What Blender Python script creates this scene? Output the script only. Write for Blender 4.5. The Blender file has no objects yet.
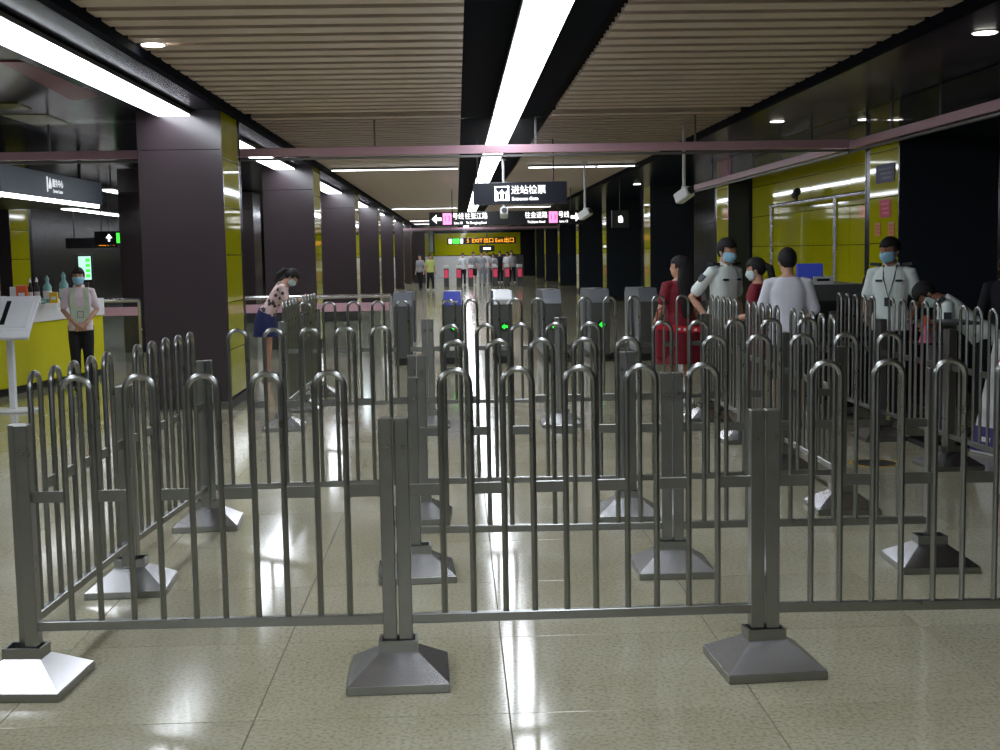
import bpy, bmesh, math, random
from mathutils import Vector, Matrix
random.seed(7)
R = math.radians
scene = bpy.context.scene
COL = scene.collection

# ---------------------------------------------------------------- camera
CAM_H = 1.7
YAW, PITCH, ROLL = R(1.85), R(5.55), R(1.03)
fw = Vector((math.sin(YAW)*math.cos(PITCH), math.cos(YAW)*math.cos(PITCH), -math.sin(PITCH)))
r0 = Vector((math.cos(YAW), -math.sin(YAW), 0)); u0 = r0.cross(fw)
rt = r0*math.cos(ROLL) - u0*math.sin(ROLL); up = u0*math.cos(ROLL) + r0*math.sin(ROLL)
cam_data = bpy.data.cameras.new('camera'); cam = bpy.data.objects.new('camera', cam_data)
COL.objects.link(cam)
M4 = Matrix((rt, up, -fw)).transposed().to_4x4(); M4.translation = (0, 0, CAM_H)
cam.matrix_world = M4
cam_data.sensor_width = 36; cam_data.lens = 1270/1000*36; cam_data.clip_end = 300
scene.camera = cam

# ---------------------------------------------------------------- world and exposure
w = bpy.data.worlds.new('world'); scene.world = w; w.use_nodes = True
w.node_tree.nodes['Background'].inputs[0].default_value = (0.5, 0.55, 0.62, 1)
w.node_tree.nodes['Background'].inputs[1].default_value = 0.02
vs = scene.view_settings
vs.view_transform = 'Standard'; vs.look = 'None'; vs.gamma = 1; vs.use_curve_mapping = False
vs.exposure = 0.7
STRIP = 9.0          # radiance of the ceiling light strips

# ---------------------------------------------------------------- pixel helpers (direction only; depth from plane)
def pix(x, y):
    return fw + rt*((x-500)/1270) - up*((y-375)/1270)
def at_z(x, y, z):
    d = pix(x, y); t = (z-CAM_H)/d.z
    return Vector((d.x*t, d.y*t, z))
def at_y(x, y, Y):
    d = pix(x, y); t = Y/d.y
    return Vector((d.x*t, Y, CAM_H+d.z*t))

# ---------------------------------------------------------------- materials
def srgb(c):
    return tuple(((v/255)/12.92 if v/255 <= .04045 else ((v/255+.055)/1.055)**2.4) for v in c)
MATS = {}
def mat(name, col, rough=.5, metal=0., noise=.08, scale=8., spec=.5, bump=0., coat=0., alpha=1., rnoise=.0):
    """procedural principled material: colour broken up by noise"""
    m = bpy.data.materials.new(name); m.use_nodes = True; MATS[name] = m
    nt = m.node_tree; b = nt.nodes['Principled BSDF']
    c = srgb(col)
    tc = nt.nodes.new('ShaderNodeTexCoord'); no = nt.nodes.new('ShaderNodeTexNoise')
    no.inputs['Scale'].default_value = scale; no.inputs['Detail'].default_value = 4
    nt.links.new(tc.outputs['Object'], no.inputs['Vector'])
    mx = nt.nodes.new('ShaderNodeMix'); mx.data_type = 'RGBA'
    mx.inputs[6].default_value = tuple(v*(1-noise) for v in c)+(1,)
    mx.inputs[7].default_value = tuple(min(1, v*(1+noise)) for v in c)+(1,)
    nt.links.new(no.outputs['Fac'], mx.inputs[0]); nt.links.new(mx.outputs[2], b.inputs['Base Color'])
    b.inputs['Roughness'].default_value = rough; b.inputs['Metallic'].default_value = metal
    b.inputs['Specular IOR Level'].default_value = spec; b.inputs['Coat Weight'].default_value = coat
    if rnoise:
        mr = nt.nodes.new('ShaderNodeMapRange'); mr.inputs[3].default_value = rough-rnoise; mr.inputs[4].default_value = rough+rnoise
        nt.links.new(no.outputs['Fac'], mr.inputs[0]); nt.links.new(mr.outputs[0], b.inputs['Roughness'])
    if bump:
        bp = nt.nodes.new('ShaderNodeBump'); bp.inputs['Strength'].default_value = bump; bp.inputs['Distance'].default_value = .01
        nt.links.new(no.outputs['Fac'], bp.inputs['Height']); nt.links.new(bp.outputs[0], b.inputs['Normal'])
    return m
def emit(name, col, strength):
    m = bpy.data.materials.new(name); m.use_nodes = True; MATS[name] = m
    nt = m.node_tree; b = nt.nodes['Principled BSDF']; c = srgb(col)+(1,)
    b.inputs['Base Color'].default_value = c; b.inputs['Emission Color'].default_value = c
    b.inputs['Emission Strength'].default_value = strength
    return m
def glass(name, tint, refl=1.0, rough=.02, haze=.0):
    m = bpy.data.materials.new(name); m.use_nodes = True; MATS[name] = m
    nt = m.node_tree; nt.nodes.clear(); N = nt.nodes.new
    out = N('ShaderNodeOutputMaterial'); tr = N('ShaderNodeBsdfTransparent'); gl = N('ShaderNodeBsdfGlossy')
    fr = N('ShaderNodeFresnel'); mx = N('ShaderNodeMixShader'); mu = N('ShaderNodeMath'); mu.operation = 'MULTIPLY'
    tr.inputs[0].default_value = tint+(1,); gl.inputs['Roughness'].default_value = rough; fr.inputs[0].default_value = 1.45
    mu.inputs[1].default_value = refl
    ge = N('ShaderNodeNewGeometry'); io = N('ShaderNodeMapRange')      # same reflectance on both faces of the pane
    io.inputs[3].default_value = 1.45; io.inputs[4].default_value = 1/1.45
    nt.links.new(ge.outputs['Backfacing'], io.inputs[0]); nt.links.new(io.outputs[0], fr.inputs[0])
    nt.links.new(fr.outputs[0], mu.inputs[0]); nt.links.new(mu.outputs[0], mx.inputs[0])
    nt.links.new(tr.outputs[0], mx.inputs[1]); nt.links.new(gl.outputs[0], mx.inputs[2])
    last = mx.outputs[0]
    if haze:
        df = N('ShaderNodeBsdfDiffuse'); df.inputs[0].default_value = (.5, .5, .5, 1)
        m2 = N('ShaderNodeMixShader'); m2.inputs[0].default_value = haze
        nt.links.new(last, m2.inputs[1]); nt.links.new(df.outputs[0], m2.inputs[2]); last = m2.outputs[0]
    nt.links.new(last, out.inputs[0])
    return m

def terrazzo(name, joints):
    m = bpy.data.materials.new(name); m.use_nodes = True; MATS[name] = m
    nt = m.node_tree; N = nt.nodes.new; L = nt.links.new; b = nt.nodes['Principled BSDF']
    geo = N('ShaderNodeNewGeometry')
    n1 = N('ShaderNodeTexNoise'); n1.inputs['Scale'].default_value = 1.1; n1.inputs['Detail'].default_value = 8; n1.inputs['Roughness'].default_value = .65
    n2 = N('ShaderNodeTexNoise'); n2.inputs['Scale'].default_value = 60; n2.inputs['Detail'].default_value = 3
    vo = N('ShaderNodeTexVoronoi'); vo.inputs['Scale'].default_value = 120
    for n in (n1, n2, vo): L(geo.outputs['Position'], n.inputs['Vector'])
    mx = N('ShaderNodeMix'); mx.data_type = 'RGBA'
    mx.inputs[6].default_value = srgb((138, 131, 101))+(1,); mx.inputs[7].default_value = srgb((184, 182, 164))+(1,)
    L(n1.outputs['Fac'], mx.inputs[0])
    cr = N('ShaderNodeValToRGB'); cr.color_ramp.elements[0].position = .3; cr.color_ramp.elements[1].position = .56
    cr.color_ramp.elements[0].color = (.6, .56, .45, 1); cr.color_ramp.elements[1].color = (1.05, 1.05, 1.03, 1)
    L(n2.outputs['Fac'], cr.inputs[0])
    m2 = N('ShaderNodeMix'); m2.data_type = 'RGBA'; m2.blend_type = 'MULTIPLY'; m2.inputs[0].default_value = .75
    L(mx.outputs[2], m2.inputs[6]); L(cr.outputs[0], m2.inputs[7])
    sp = N('ShaderNodeMapRange'); sp.inputs[1].default_value = .08; sp.inputs[2].default_value = .22
    sp.inputs[3].default_value = .8; sp.inputs[4].default_value = 1.0
    L(vo.outputs['Distance'], sp.inputs[0])
    m3 = N('ShaderNodeMix'); m3.data_type = 'RGBA'; m3.blend_type = 'MULTIPLY'; m3.inputs[0].default_value = .5
    L(m2.outputs[2], m3.inputs[6]); L(sp.outputs[0], m3.inputs[7])
    last = m3.outputs[2]
    if joints:
        br = N('ShaderNodeTexBrick'); br.offset = 0; br.squash = 1
        br.inputs['Color1'].default_value = (1, 1, 1, 1); br.inputs['Color2'].default_value = (.93, .93, .93, 1)
        br.inputs['Mortar'].default_value = (.35, .34, .3, 1)
        br.inputs['Scale'].default_value = 1; br.inputs['Mortar Size'].default_value = .004
        br.inputs['Brick Width'].default_value = TS; br.inputs['Row Height'].default_value = TS
        mp = N('ShaderNodeMapping'); mp.inputs['Location'].default_value = (-TX, -TY, 0)
        L(geo.outputs['Position'], mp.inputs['Vector']); L(mp.outputs[0], br.inputs['Vector'])
        m4 = N('ShaderNodeMix'); m4.data_type = 'RGBA'; m4.blend_type = 'MULTIPLY'; m4.inputs[0].default_value = 1
        L(last, m4.inputs[6]); L(br.outputs[0], m4.inputs[7]); last = m4.outputs[2]
    else:
        oi = N('ShaderNodeObjectInfo'); mr = N('ShaderNodeMapRange'); mr.inputs[3].default_value = .93; mr.inputs[4].default_value = 1.05
        L(oi.outputs['Random'], mr.inputs[0])
        m4 = N('ShaderNodeMix'); m4.data_type = 'RGBA'; m4.blend_type = 'MULTIPLY'; m4.inputs[0].default_value = 1
        L(last, m4.inputs[6]); L(mr.outputs[0], m4.inputs[7]); last = m4.outputs[2]
    L(last, b.inputs['Base Color'])
    rr = N('ShaderNodeMapRange'); rr.inputs[3].default_value = .06; rr.inputs[4].default_value = .17
    L(n1.outputs['Fac'], rr.inputs[0]); L(rr.outputs[0], b.inputs['Roughness'])
    b.inputs['Specular IOR Level'].default_value = .55
    return m
TS, TX, TY = .94, .16, 4.55      # floor tile size and the joint origin

def steel(name, col, rough, stretch=(1, 1, 30)):
    m = mat(name, col, rough, 1.0, noise=.12, scale=14, rnoise=.07)
    return m

# surfaces
terrazzo('terrazzo_tile', False); terrazzo('terrazzo_far', True)
mat('joint', (92, 90, 78), .7)
steel('steel', (150, 152, 150), .3)
mat('steel_base', (188, 188, 190), .27, 1.0, noise=.05, scale=5)
steel('steel_bright', (205, 205, 205), .25)
mat('pillar_blue', (46, 52, 60), .2, noise=.1, scale=1.5)
mat('pillar_dark', (60, 52, 55), .16, noise=.1, scale=1.5, spec=.5)
mat('panel_black', (24, 25, 31), .2, noise=.1, scale=2)
mat('yellow_panel', (186, 184, 18), .05, noise=.05, scale=2, spec=.6)
mat('soffit', (20, 26, 40), .22, noise=.15, scale=2, spec=.09)
mat('black_ceiling', (8, 12, 24), .8, spec=.05)
mat('slat', (212, 193, 178), .4, noise=.1, scale=3)
mat('slat_end', (34, 28, 26), .8, spec=.1)
mat('white_paint', (225, 226, 228), .35, noise=.03)
mat('counter_yellow', (200, 196, 24), .25, noise=.04)
mat('black_plastic', (22, 23, 24), .4)
mat('grey_plastic', (78, 80, 80), .38)
mat('gate_body', (88, 90, 90), .32, .4)
mat('gate_side', (140, 145, 154), .3, .5)
mat('sign_navy', (30, 35, 48), .35)
mat('sign_black', (20, 20, 24), .35)
mat('canopy_blue', (70, 84, 102), .4)
mat('pink_metal', (206, 164, 178), .35, noise=.05)
mat('grey_metal', (120, 118, 118), .4, .5)
mat('rod', (60, 60, 62), .4, .6)
mat('white_rod', (205, 205, 208), .4)
mat('blue_print', (52, 66, 168), .4)
mat('orange', (226, 92, 34), .5)
mat('yellow_box', (222, 180, 20), .5)
mat('teal_bottle', (120, 170, 165), .25)
mat('cardboard_white', (220, 222, 222), .6)
mat('red_tape', (206, 22, 44), .5)
mat('purple_print', (66, 52, 120), .5)
mat('pink_print', (222, 110, 150), .5)
mat('violet_poster', (66, 62, 112), .5)
mat('red_poster', (206, 60, 72), .5)
mat('orange_print', (196, 130, 50), .5)
mat('red_reflection', (120, 40, 60), .3)
mat('olive_reflection', (120, 124, 30), .3)
mat('pale_green', (170, 188, 176), .6)
mat('magenta_plastic', (222, 96, 160), .4)
glass('glass_clear', (.93, .95, .95), 1.0)
glass('glass_smoke', (.84, .83, .84), .8, .03, .015)
glass('glass_rail', (.82, .86, .85), 1.0, .02, .03)
# people
mat('skin', (196, 150, 126), .5, noise=.05, scale=20)
mat('skin_tan', (160, 112, 88), .5, noise=.05, scale=20)
mat('hair', (20, 18, 20), .75, noise=.3, scale=60)
mat('mask_blue', (160, 214, 240), .7, noise=.04)
mat('mask_pale', (200, 222, 222), .7, noise=.04)
mat('shirt_guard', (230, 242, 238), .75, noise=.06, scale=10, bump=.3)
mat('shirt_pink', (232, 214, 222), .75, noise=.05, scale=10, bump=.3)
mat('vest_reflective', (196, 208, 184), .5, noise=.1, scale=12)
mat('shirt_grey', (220, 221, 232), .8, noise=.06, scale=10, bump=.3)
mat('dress_red', (120, 20, 38), .75, noise=.12, scale=10, bump=.3)
mat('navy_cloth', (30, 40, 92), .8, noise=.1, scale=10)
mat('dark_cloth', (22, 23, 30), .8, noise=.1, scale=10)
mat('shoe_black', (16, 16, 18), .4)
mat('shoe_pale', (205, 205, 205), .5)
mat('badge', (30, 38, 44), .5)
mat('badge_light', (120, 130, 132), .5)
mat('far_shirt_white', (214, 216, 222), .8)
mat('far_shirt_grey', (150, 152, 158), .8)
mat('far_shirt_lime', (196, 204, 120), .8)
m = mat('patterned', (200, 170, 160), .75)
nt = m.node_tree; vo = nt.nodes.new('ShaderNodeTexVoronoi'); vo.inputs['Scale'].default_value = 14
tc = nt.nodes.new('ShaderNodeTexCoord'); nt.links.new(tc.outputs['Object'], vo.inputs['Vector'])
cr = nt.nodes.new('ShaderNodeValToRGB'); cr.color_ramp.interpolation = 'CONSTANT'
cr.color_ramp.elements[0].color = srgb((70, 56, 60))+(1,); cr.color_ramp.elements[1].color = srgb((214, 188, 184))+(1,); cr.color_ramp.elements[1].position = .38
nt.links.new(vo.outputs['Distance'], cr.inputs[0]); nt.links.new(cr.outputs[0], nt.nodes['Principled BSDF'].inputs['Base Color'])
# lamps and lit signs
emit('strip_light', (240, 246, 255), STRIP)
emit('strip_soft', (250, 252, 255), 5.0)
emit('downlight', (255, 250, 240), 8.0)
emit('led_line', (255, 255, 255), 5.0)
emit('text_white', (255, 255, 255), 1.3)
emit('text_soft', (220, 225, 230), .6)
emit('text_pink', (255, 140, 200), 1.0)
emit('arrow_green', (40, 230, 60), 1.0)
emit('exit_green', (70, 220, 70), .9)
emit('led_orange', (255, 165, 20), 1.0)
emit('gate_red', (200, 60, 90), .3)
emit('screen_green', (190, 240, 225), .7)
emit('screen_blue', (46, 60, 150), .25)

# ---------------------------------------------------------------- mesh helpers
class MB:
    def __init__(s): s.v = []; s.f = []; s.m = []; s.mi = 0
    def add(s, vs, fs):
        o = len(s.v); s.v += [tuple(p) for p in vs]
        for f in fs: s.f.append([i+o for i in f]); s.m.append(s.mi)
        return s
    def box(s, x0, x1, y0, y1, z0, z1):
        vs = [(x, y, z) for z in (z0, z1) for y in (y0, y1) for x in (x0, x1)]
        return s.add(vs, [(0, 2, 3, 1), (4, 5, 7, 6), (0, 1, 5, 4), (2, 6, 7, 3), (0, 4, 6, 2), (1, 3, 7, 5)])
    def bbox(s, x0, x1, y0, y1, z0, z1, b=.004):
        """box with chamfered edges"""
        bm = bmesh.new(); mm = Matrix.Translation(((x0+x1)/2, (y0+y1)/2, (z0+z1)/2)) @ Matrix.Diagonal((x1-x0, y1-y0, z1-z0, 1))
        bmesh.ops.create_cube(bm, size=1, matrix=mm)
        bmesh.ops.bevel(bm, geom=bm.edges[:], offset=b, segments=1, affect='EDGES')
        bm.verts.index_update()
        s.add([v.co for v in bm.verts], [[v.index for v in f.verts] for f in bm.faces]); bm.free()
        return s
    def frustum(s, w0, d0, z0, w1, d1, z1, cx=0, cy=0):
        vs = [(cx+sx*w0/2, cy+sy*d0/2, z0) for sy in (-1, 1) for sx in (-1, 1)] + [(cx+sx*w1/2, cy+sy*d1/2, z1) for sy in (-1, 1) for sx in (-1, 1)]
        return s.add(vs, [(0, 2, 3, 1), (4, 5, 7, 6), (0, 1, 5, 4), (2, 6, 7, 3), (0, 4, 6, 2), (1, 3, 7, 5)])
    def prism(s, pts, axis, a, b):
        """pts 2D polygon extruded along axis 'x','y','z' from a to b"""
        n = len(pts)
        def P(p, t): return {'x': (t, p[0], p[1]), 'y': (p[0], t, p[1]), 'z': (p[0], p[1], t)}[axis]
        vs = [P(p, a) for p in pts]+[P(p, b) for p in pts]
        fs = [list(range(n))[::-1], list(range(n, 2*n))]+[(i, (i+1) % n, n+(i+1) % n, n+i) for i in range(n)]
        return s.add(vs, fs)
    def tube(s, path, rad, n=8, caps=True, flat=None):
        path = [Vector(p) for p in path]; k = len(path)
        rad = rad if isinstance(rad, (list, tuple)) else [rad]*k
        rings = []; ref = None
        for i, p in enumerate(path):
            t = (path[min(i+1, k-1)]-path[max(i-1, 0)]).normalized()
            if ref is None:
                ref = Vector((0, 0, 1)) if abs(t.z) < .9 else Vector((0, 1, 0))
            a = (ref - t*ref.dot(t)).normalized(); b = t.cross(a); ref = a
            r = rad[i]; ra, rb = (r if isinstance(r, (list, tuple)) else (r, r))
            rings.append([p+a*(math.cos(2*math.pi*j/n)*ra)+b*(math.sin(2*math.pi*j/n)*rb) for j in range(n)])
        vs = [v for rg in rings for v in rg]
        fs = [(i*n+j, i*n+(j+1) % n, (i+1)*n+(j+1) % n, (i+1)*n+j) for i in range(k-1) for j in range(n)]
        if caps: fs += [list(range(n))[::-1], [(k-1)*n+j for j in range(n)]]
        return s.add(vs, fs)
    def lathe(s, prof, n=16, c=(0, 0, 0)):
        vs = [(c[0]+r*math.cos(2*math.pi*j/n), c[1]+r*math.sin(2*math.pi*j/n), c[2]+z) for r, z in prof for j in range(n)]
        k = len(prof)
        fs = [(i*n+j, i*n+(j+1) % n, (i+1)*n+(j+1) % n, (i+1)*n+j) for i in range(k-1) for j in range(n)]
        fs += [list(range(n))[::-1], [(k-1)*n+j for j in range(n)]]
        return s.add(vs, fs)
    def ell(s, c, r, n=14, k=9, rot=None):
        vs = []
        c = Vector(c)
        for i in range(k+1):
            th = math.pi*i/k
            for j in range(n):
                p = Vector((r[0]*math.sin(th)*math.cos(2*math.pi*j/n), r[1]*math.sin(th)*math.sin(2*math.pi*j/n), r[2]*math.cos(th)))
                if rot: p = rot @ p
                vs.append(c+p)
        fs = [(i*n+j, (i+1)*n+j, (i+1)*n+(j+1) % n, i*n+(j+1) % n) for i in range(k) for j in range(n)]
        return s.add(vs, fs)
    def mesh(s, name, mats, smooth=False):
        me = bpy.data.meshes.new(name); me.from_pydata(s.v, [], s.f)
        if isinstance(mats, str): mats = [mats]
        for a in mats: me.materials.append(MATS[a])
        if len(mats) > 1: me.polygons.foreach_set('material_index', s.m)
        bm = bmesh.new(); bm.from_mesh(me); bmesh.ops.remove_doubles(bm, verts=bm.verts, dist=1e-6)
        bmesh.ops.recalc_face_normals(bm, faces=bm.faces); bm.to_mesh(me); bm.free()
        if smooth:
            me.shade_smooth()
            try: me.set_sharp_from_angle(angle=R(40))
            except Exception: pass
        me.update(); return me
    def build(s, name, mats, parent=None, loc=None, smooth=False, rz=0):
        return link(name, s.mesh(name, mats, smooth), parent, loc, rz)

def link(name, me, parent=None, loc=None, rz=0):
    o = bpy.data.objects.new(name, me); COL.objects.link(o); o.parent = parent
    if loc is not None: o.location = loc
    if rz: o.rotation_euler.z = rz
    return o
def tag(o, label, cat, group=None, kind=None):
    o['label'] = label; o['category'] = cat
    if group: o['group'] = group
    if kind: o['kind'] = kind
    return o
def thing(name, label, cat, loc=(0, 0, 0), rz=0, group=None):
    o = bpy.data.objects.new(name, None); COL.objects.link(o); o.location = loc; o.rotation_euler.z = rz
    o.empty_display_size = .1
    return tag(o, label, cat, group)
def struct(o):
    o['kind'] = 'structure'; return o
def text_mesh(txt, size, name='text', align='CENTER', bold=0.0, extrude=.002):
    cu = bpy.data.curves.new(name, 'FONT'); cu.body = txt; cu.size = size; cu.align_x = align; cu.align_y = 'CENTER'
    cu.extrude = extrude; cu.offset = bold; cu.resolution_u = 3
    ob = bpy.data.objects.new(name, cu); COL.objects.link(ob)
    dg = bpy.context.evaluated_depsgraph_get(); me = bpy.data.meshes.new_from_object(ob.evaluated_get(dg))
    bpy.data.objects.remove(ob); return me
def text(txt, size, material, parent, loc, face='-y', align='CENTER', bold=0.0, name='lettering', sx=1.0):
    me = text_mesh(txt, size, name, align, bold); me.materials.clear(); me.materials.append(MATS[material])
    o = link(name, me, parent, loc)
    o.rotation_euler = {'-y': (R(90), 0, 0), '+x': (R(90), 0, R(90)), '-x': (R(90), 0, R(-90))}[face]
    o.scale = (sx, 1, 1)
    return o

# ================================================================= SETTING
Y0, Y1 = -9.0, 88.0          # hall extent along its axis
XL, XR = -11.0, 9.0
CZ = 3.35                    # underside of the slats

floor = struct(MB().box(XL, XR, Y0, Y1, -.06, -.004).build('floor', 'terrazzo_far'))
# tiles laid one by one where the photo shows them
tile = MB().bbox(0, TS-.004, 0, TS-.004, -.03, 0, .0015).mesh('tile', 'terrazzo_tile')
jb = MB().box(XL, XR, 2.0, TY+12*TS, -.02, -.0035).build('joint_bed', 'joint', floor)
i0, i1 = math.floor((-6.4-TX)/TS), math.ceil((5.4-TX)/TS)
for j in range(-2, 12):
    for i in range(i0, i1):
        link('tile', tile, floor, (TX+i*TS+.002, TY+j*TS+.002, random.uniform(-.0006, 0.0)))

ceiling = struct(MB().box(XL, XR, Y0, Y1, 3.9, 4.0).build('ceiling', 'black_ceiling'))
# slatted timber-look ceiling, two bays either side of the black light channel
SL = [(-2.5, .085), (1.2, 3.53)]
pitch = .36
for a, b in SL:
    sm = MB().prism([(0, 0), (.225, 0), (.225, .05), (.21, .05), (.21, .012), (.015, .012), (.015, .05), (0, .05)], 'x', a, b).mesh('slat', 'slat')
    y = 8.06; n = 0
    while n < 148 and y < 62:
        if not (15.2 < y < 15.5):
            link('slat', sm, ceiling, (0, y, CZ)); n += 1
        y += pitch
    rest = MB()
    yy = 8.06-pitch
    while yy > Y0: rest.prism([(yy, 0), (yy+.225, 0), (yy+.225, .05), (yy, .05)], 'x', a, b); yy -= pitch
    while y < Y1: rest.prism([(y, 0), (y+.225, 0), (y+.225, .05), (y, .05)], 'x', a, b); y += pitch
    o = rest.build('slats_beyond', 'slat', ceiling, (0, 0, CZ)); o['kind'] = 'stuff'
    # dark backing above the slats
    MB().box(a, b, Y0, Y1, CZ+.16, CZ+.2).build('slat_backing', 'slat_end', ceiling)
# black channel cheeks and bed
MB().box(.085, 1.2, Y0, Y1, CZ+.12, CZ+.2).build('channel_bed', 'black_ceiling', ceiling)
# soffits over the pillar lines
MB().box(-3.47, -2.5, Y0, Y1, 3.3, 3.42).build('soffit', 'soffit', ceiling)
MB().box(3.53, 6.2, Y0, Y1, 3.3, 3.42).build('soffit', 'soffit', ceiling)
MB().box(-2.52, -2.44, Y0, Y1, 3.27, 3.5).build('edge_trim', 'black_ceiling', ceiling)
MB().box(3.5, 3.56, Y0, Y1, 3.27, 3.5).build('edge_trim', 'black_ceiling', ceiling)
# side bays
MB().box(XL, -3.47, Y0, Y1, 3.36, 3.45).build('bay_ceiling', 'soffit', ceiling)
MB().box(6.2, XR, Y0, Y1, 3.36, 3.45).build('bay_ceiling', 'soffit', ceiling)
for k, (px, cm) in enumerate((([(0, 62), (45, 62), (100, 97), (72, 101)], 'red_reflection'), ([(0, 104), (18, 104), (32, 110), (0, 110)], 'olive_reflection'), ([(0, 115), (46, 115), (72, 125), (36, 126)], 'olive_reflection'))):  # reflections in the bay ceiling, put in as flat coloured shapes
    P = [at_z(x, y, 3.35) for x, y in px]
    MB().prism([(p.x, p.y) for p in P], 'z', 3.35, 3.37).build('reflection_patch', cm, ceiling)

struct(MB().box(XL-.2, XL, Y0, Y1, 0, 4).build('wall_left', 'panel_black'))
struct(MB().box(XR, XR+.2, Y0, Y1, 0, 4).build('wall_right', 'panel_black'))
struct(MB().box(XL, XR, Y0-.2, Y0, 0, 4).build('wall_front', 'slat_end'))
wb = struct(MB().box(XL, XR, Y1, Y1+.2, 0, 4).build('wall_back', 'panel_black'))
# panels of the far end wall
MB().box(-5.2, -1.6, Y1-.06, Y1, .1, 1.7).build('panel', 'yellow_panel', wb)
MB().box(-5.2, -1.6, Y1-.06, Y1, 1.75, 3.3).build('panel', 'pale_green', wb)
MB().box(-1.5, 4.4, Y1-.06, Y1, 1.5, 3.0).build('panel', 'yellow_panel', wb)
MB().box(-1.6, 2.2, Y1-.3, Y1-.06, 0, 1.45).build('panel', 'white_paint', wb)
MB().box(2.2, 4.6, Y1-.12, Y1-.06, 0, 1.45).build('panel', 'grey_plastic', wb)
struct(MB().box(-2.5, -1.8, 73.0, Y1-.06, 0, 3.3).build('wall_end', 'pillar_dark'))
# yellow panelling on the walls of the side bays
wl, wr = bpy.data.objects['wall_left'], bpy.data.objects['wall_right']
for y in (27.2, 30.3):
    for k in range(6):
        MB().bbox(XL, XL+.04, y, y+1.6, .1+k*.55, .1+k*.55+.54).build('panel', 'yellow_panel', wl)
for y in (25.2, 27.2, 29.2, 31.2, 33.2, 35.2):
    for k in range(5):
        MB().bbox(XR-.04, XR, y, y+1.98, .1+k*.55, .1+k*.55+.54).build('panel', 'yellow_panel', wr)
# long yellow panelled wall between the first two pillars on the right
w3 = struct(MB().box(5.42, 5.6, 15.4, 23.1, 0, 3.3).build('wall_infill', 'panel_black'))
for j in range(4):
    for k in range(6):
        ya = 15.42+j*1.92
        MB().bbox(5.385, 5.42, ya, ya+1.905, .12+k*.53, .12+k*.53+.522, .003).build('panel', 'yellow_panel', w3)

# ----------------------------------------------------------------- pillars
PY = [14.2, 23.2, 32.6, 42.2, 51.8, 61.4, 71.0, 79.5]
def pillar(x0, x1, y0, side, label, group, detail=True, skin='pillar_dark'):
    """side=+1: yellow flank on the +x side, -1 on the -x side"""
    t = thing('pillar', label, 'pillar', ((x0+x1)/2, y0+.6, 0), 0, group)
    w = x1-x0; h = 3.3
    MB().box(-w/2+.03, w/2-.03, -.57, .57, 0, h).build('core', 'panel_black', t)
    # front cladding: lower, upper
    for z0, z1 in ((.1, 2.87), (2.875, h)) if detail else ((.1, h),):
        MB().bbox(-w/2, w/2, -.6, -.57, z0, z1, .002).build('front_panel', skin, t)
        MB().bbox(-w/2, w/2, .57, .6, z0, z1, .002).build('back_panel', skin, t)
    MB().box(-w/2, w/2, -.585, .585, 0, .1).build('skirting', 'black_plastic', t)
    sx = side*w/2
    for k in range(6):
        z0 = .13+k*.53; z1 = min(z0+.522, h)
        MB().bbox(min(sx, sx-side*.035), max(sx, sx-side*.035), -.56, .42, z0, z1, .003).build('yellow_panel', 'yellow_panel', t)
        MB().box(min(sx-side*.04, sx+side*.006), max(sx-side*.04, sx+side*.006), .38, .43, z0-.02, z0).build('clip', 'black_plastic', t)
    MB().box(min(sx-side*.035, sx-side*.005), max(sx-side*.035, sx-side*.005), .43, .57, .1, h).build('edge_strip', 'panel_black', t)
    MB().box(min(-sx, -sx+side*.03), max(-sx, -sx+side*.03), -.57, .57, .1, h).build('plain_side', skin, t)
    return t
ORD = ['nearest', 'second', 'third', 'fourth', 'fifth', 'sixth', 'seventh', 'eighth']
for k, y in enumerate(PY):
    pillar(-3.47, -2.55, y, 1, f'{ORD[k]} dark pillar along the left side of the hall', 'pillars left of the hall', k < 3)
    pillar(4.97, 6.1, y, -1, f'{ORD[k]} dark pillar with yellow flank along the right side', 'pillars right of the hall', k < 3, 'pillar_blue')
pillar(-6.05, -5.13, 23.2, 1, 'dark pillar standing behind the service counter in the left bay', 'left bay pillars')
pillar(-9.2, -8.0, 23.2, 1, 'dark pillar at far left behind the counter glass', 'left bay pillars')
pillar(-6.05, -5.13, 32.6, -1, 'dark pillar in the left bay farther back, partly hidden', 'left bay pillars')
# pillar row the camera has already passed (they shade and reflect)
# ----------------------------------------------------------------- lamps
def strip(name, label, x0, x1, y0, y1, z, m='strip_light', group=None, th=.05):
    t = thing(name, label, 'ceiling light', ((x0+x1)/2, (y0+y1)/2, z), 0, group)
    hx, hy = (x1-x0)/2, (y1-y0)/2
    MB().box(-hx-.012, hx+.012, -hy, hy, .012, th).build('housing', 'grey_metal', t)
    MB().box(-hx, hx, -hy+.005, hy-.005, 0, .012).build('diffuser', m, t)
    return t
strip('light_strip', 'long white light strip in the black channel down the middle of the ceiling', .48, .80, Y0+.5, Y1-1, CZ-.03)
prev = 2.2
strip('light_strip', 'bright white light strip upper left, running up to the nearest pillar', -3.22, -2.88, Y0+.5, PY[0]-.02, 3.235, group='left light strips')
for k in range(len(PY)-1):
    strip('light_strip', f'white light strip between the {ORD[k]} and {ORD[k+1]} left pillars', -3.22, -2.88, PY[k]+1.66, PY[k+1]-.05, 3.235, group='left light strips')
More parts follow.
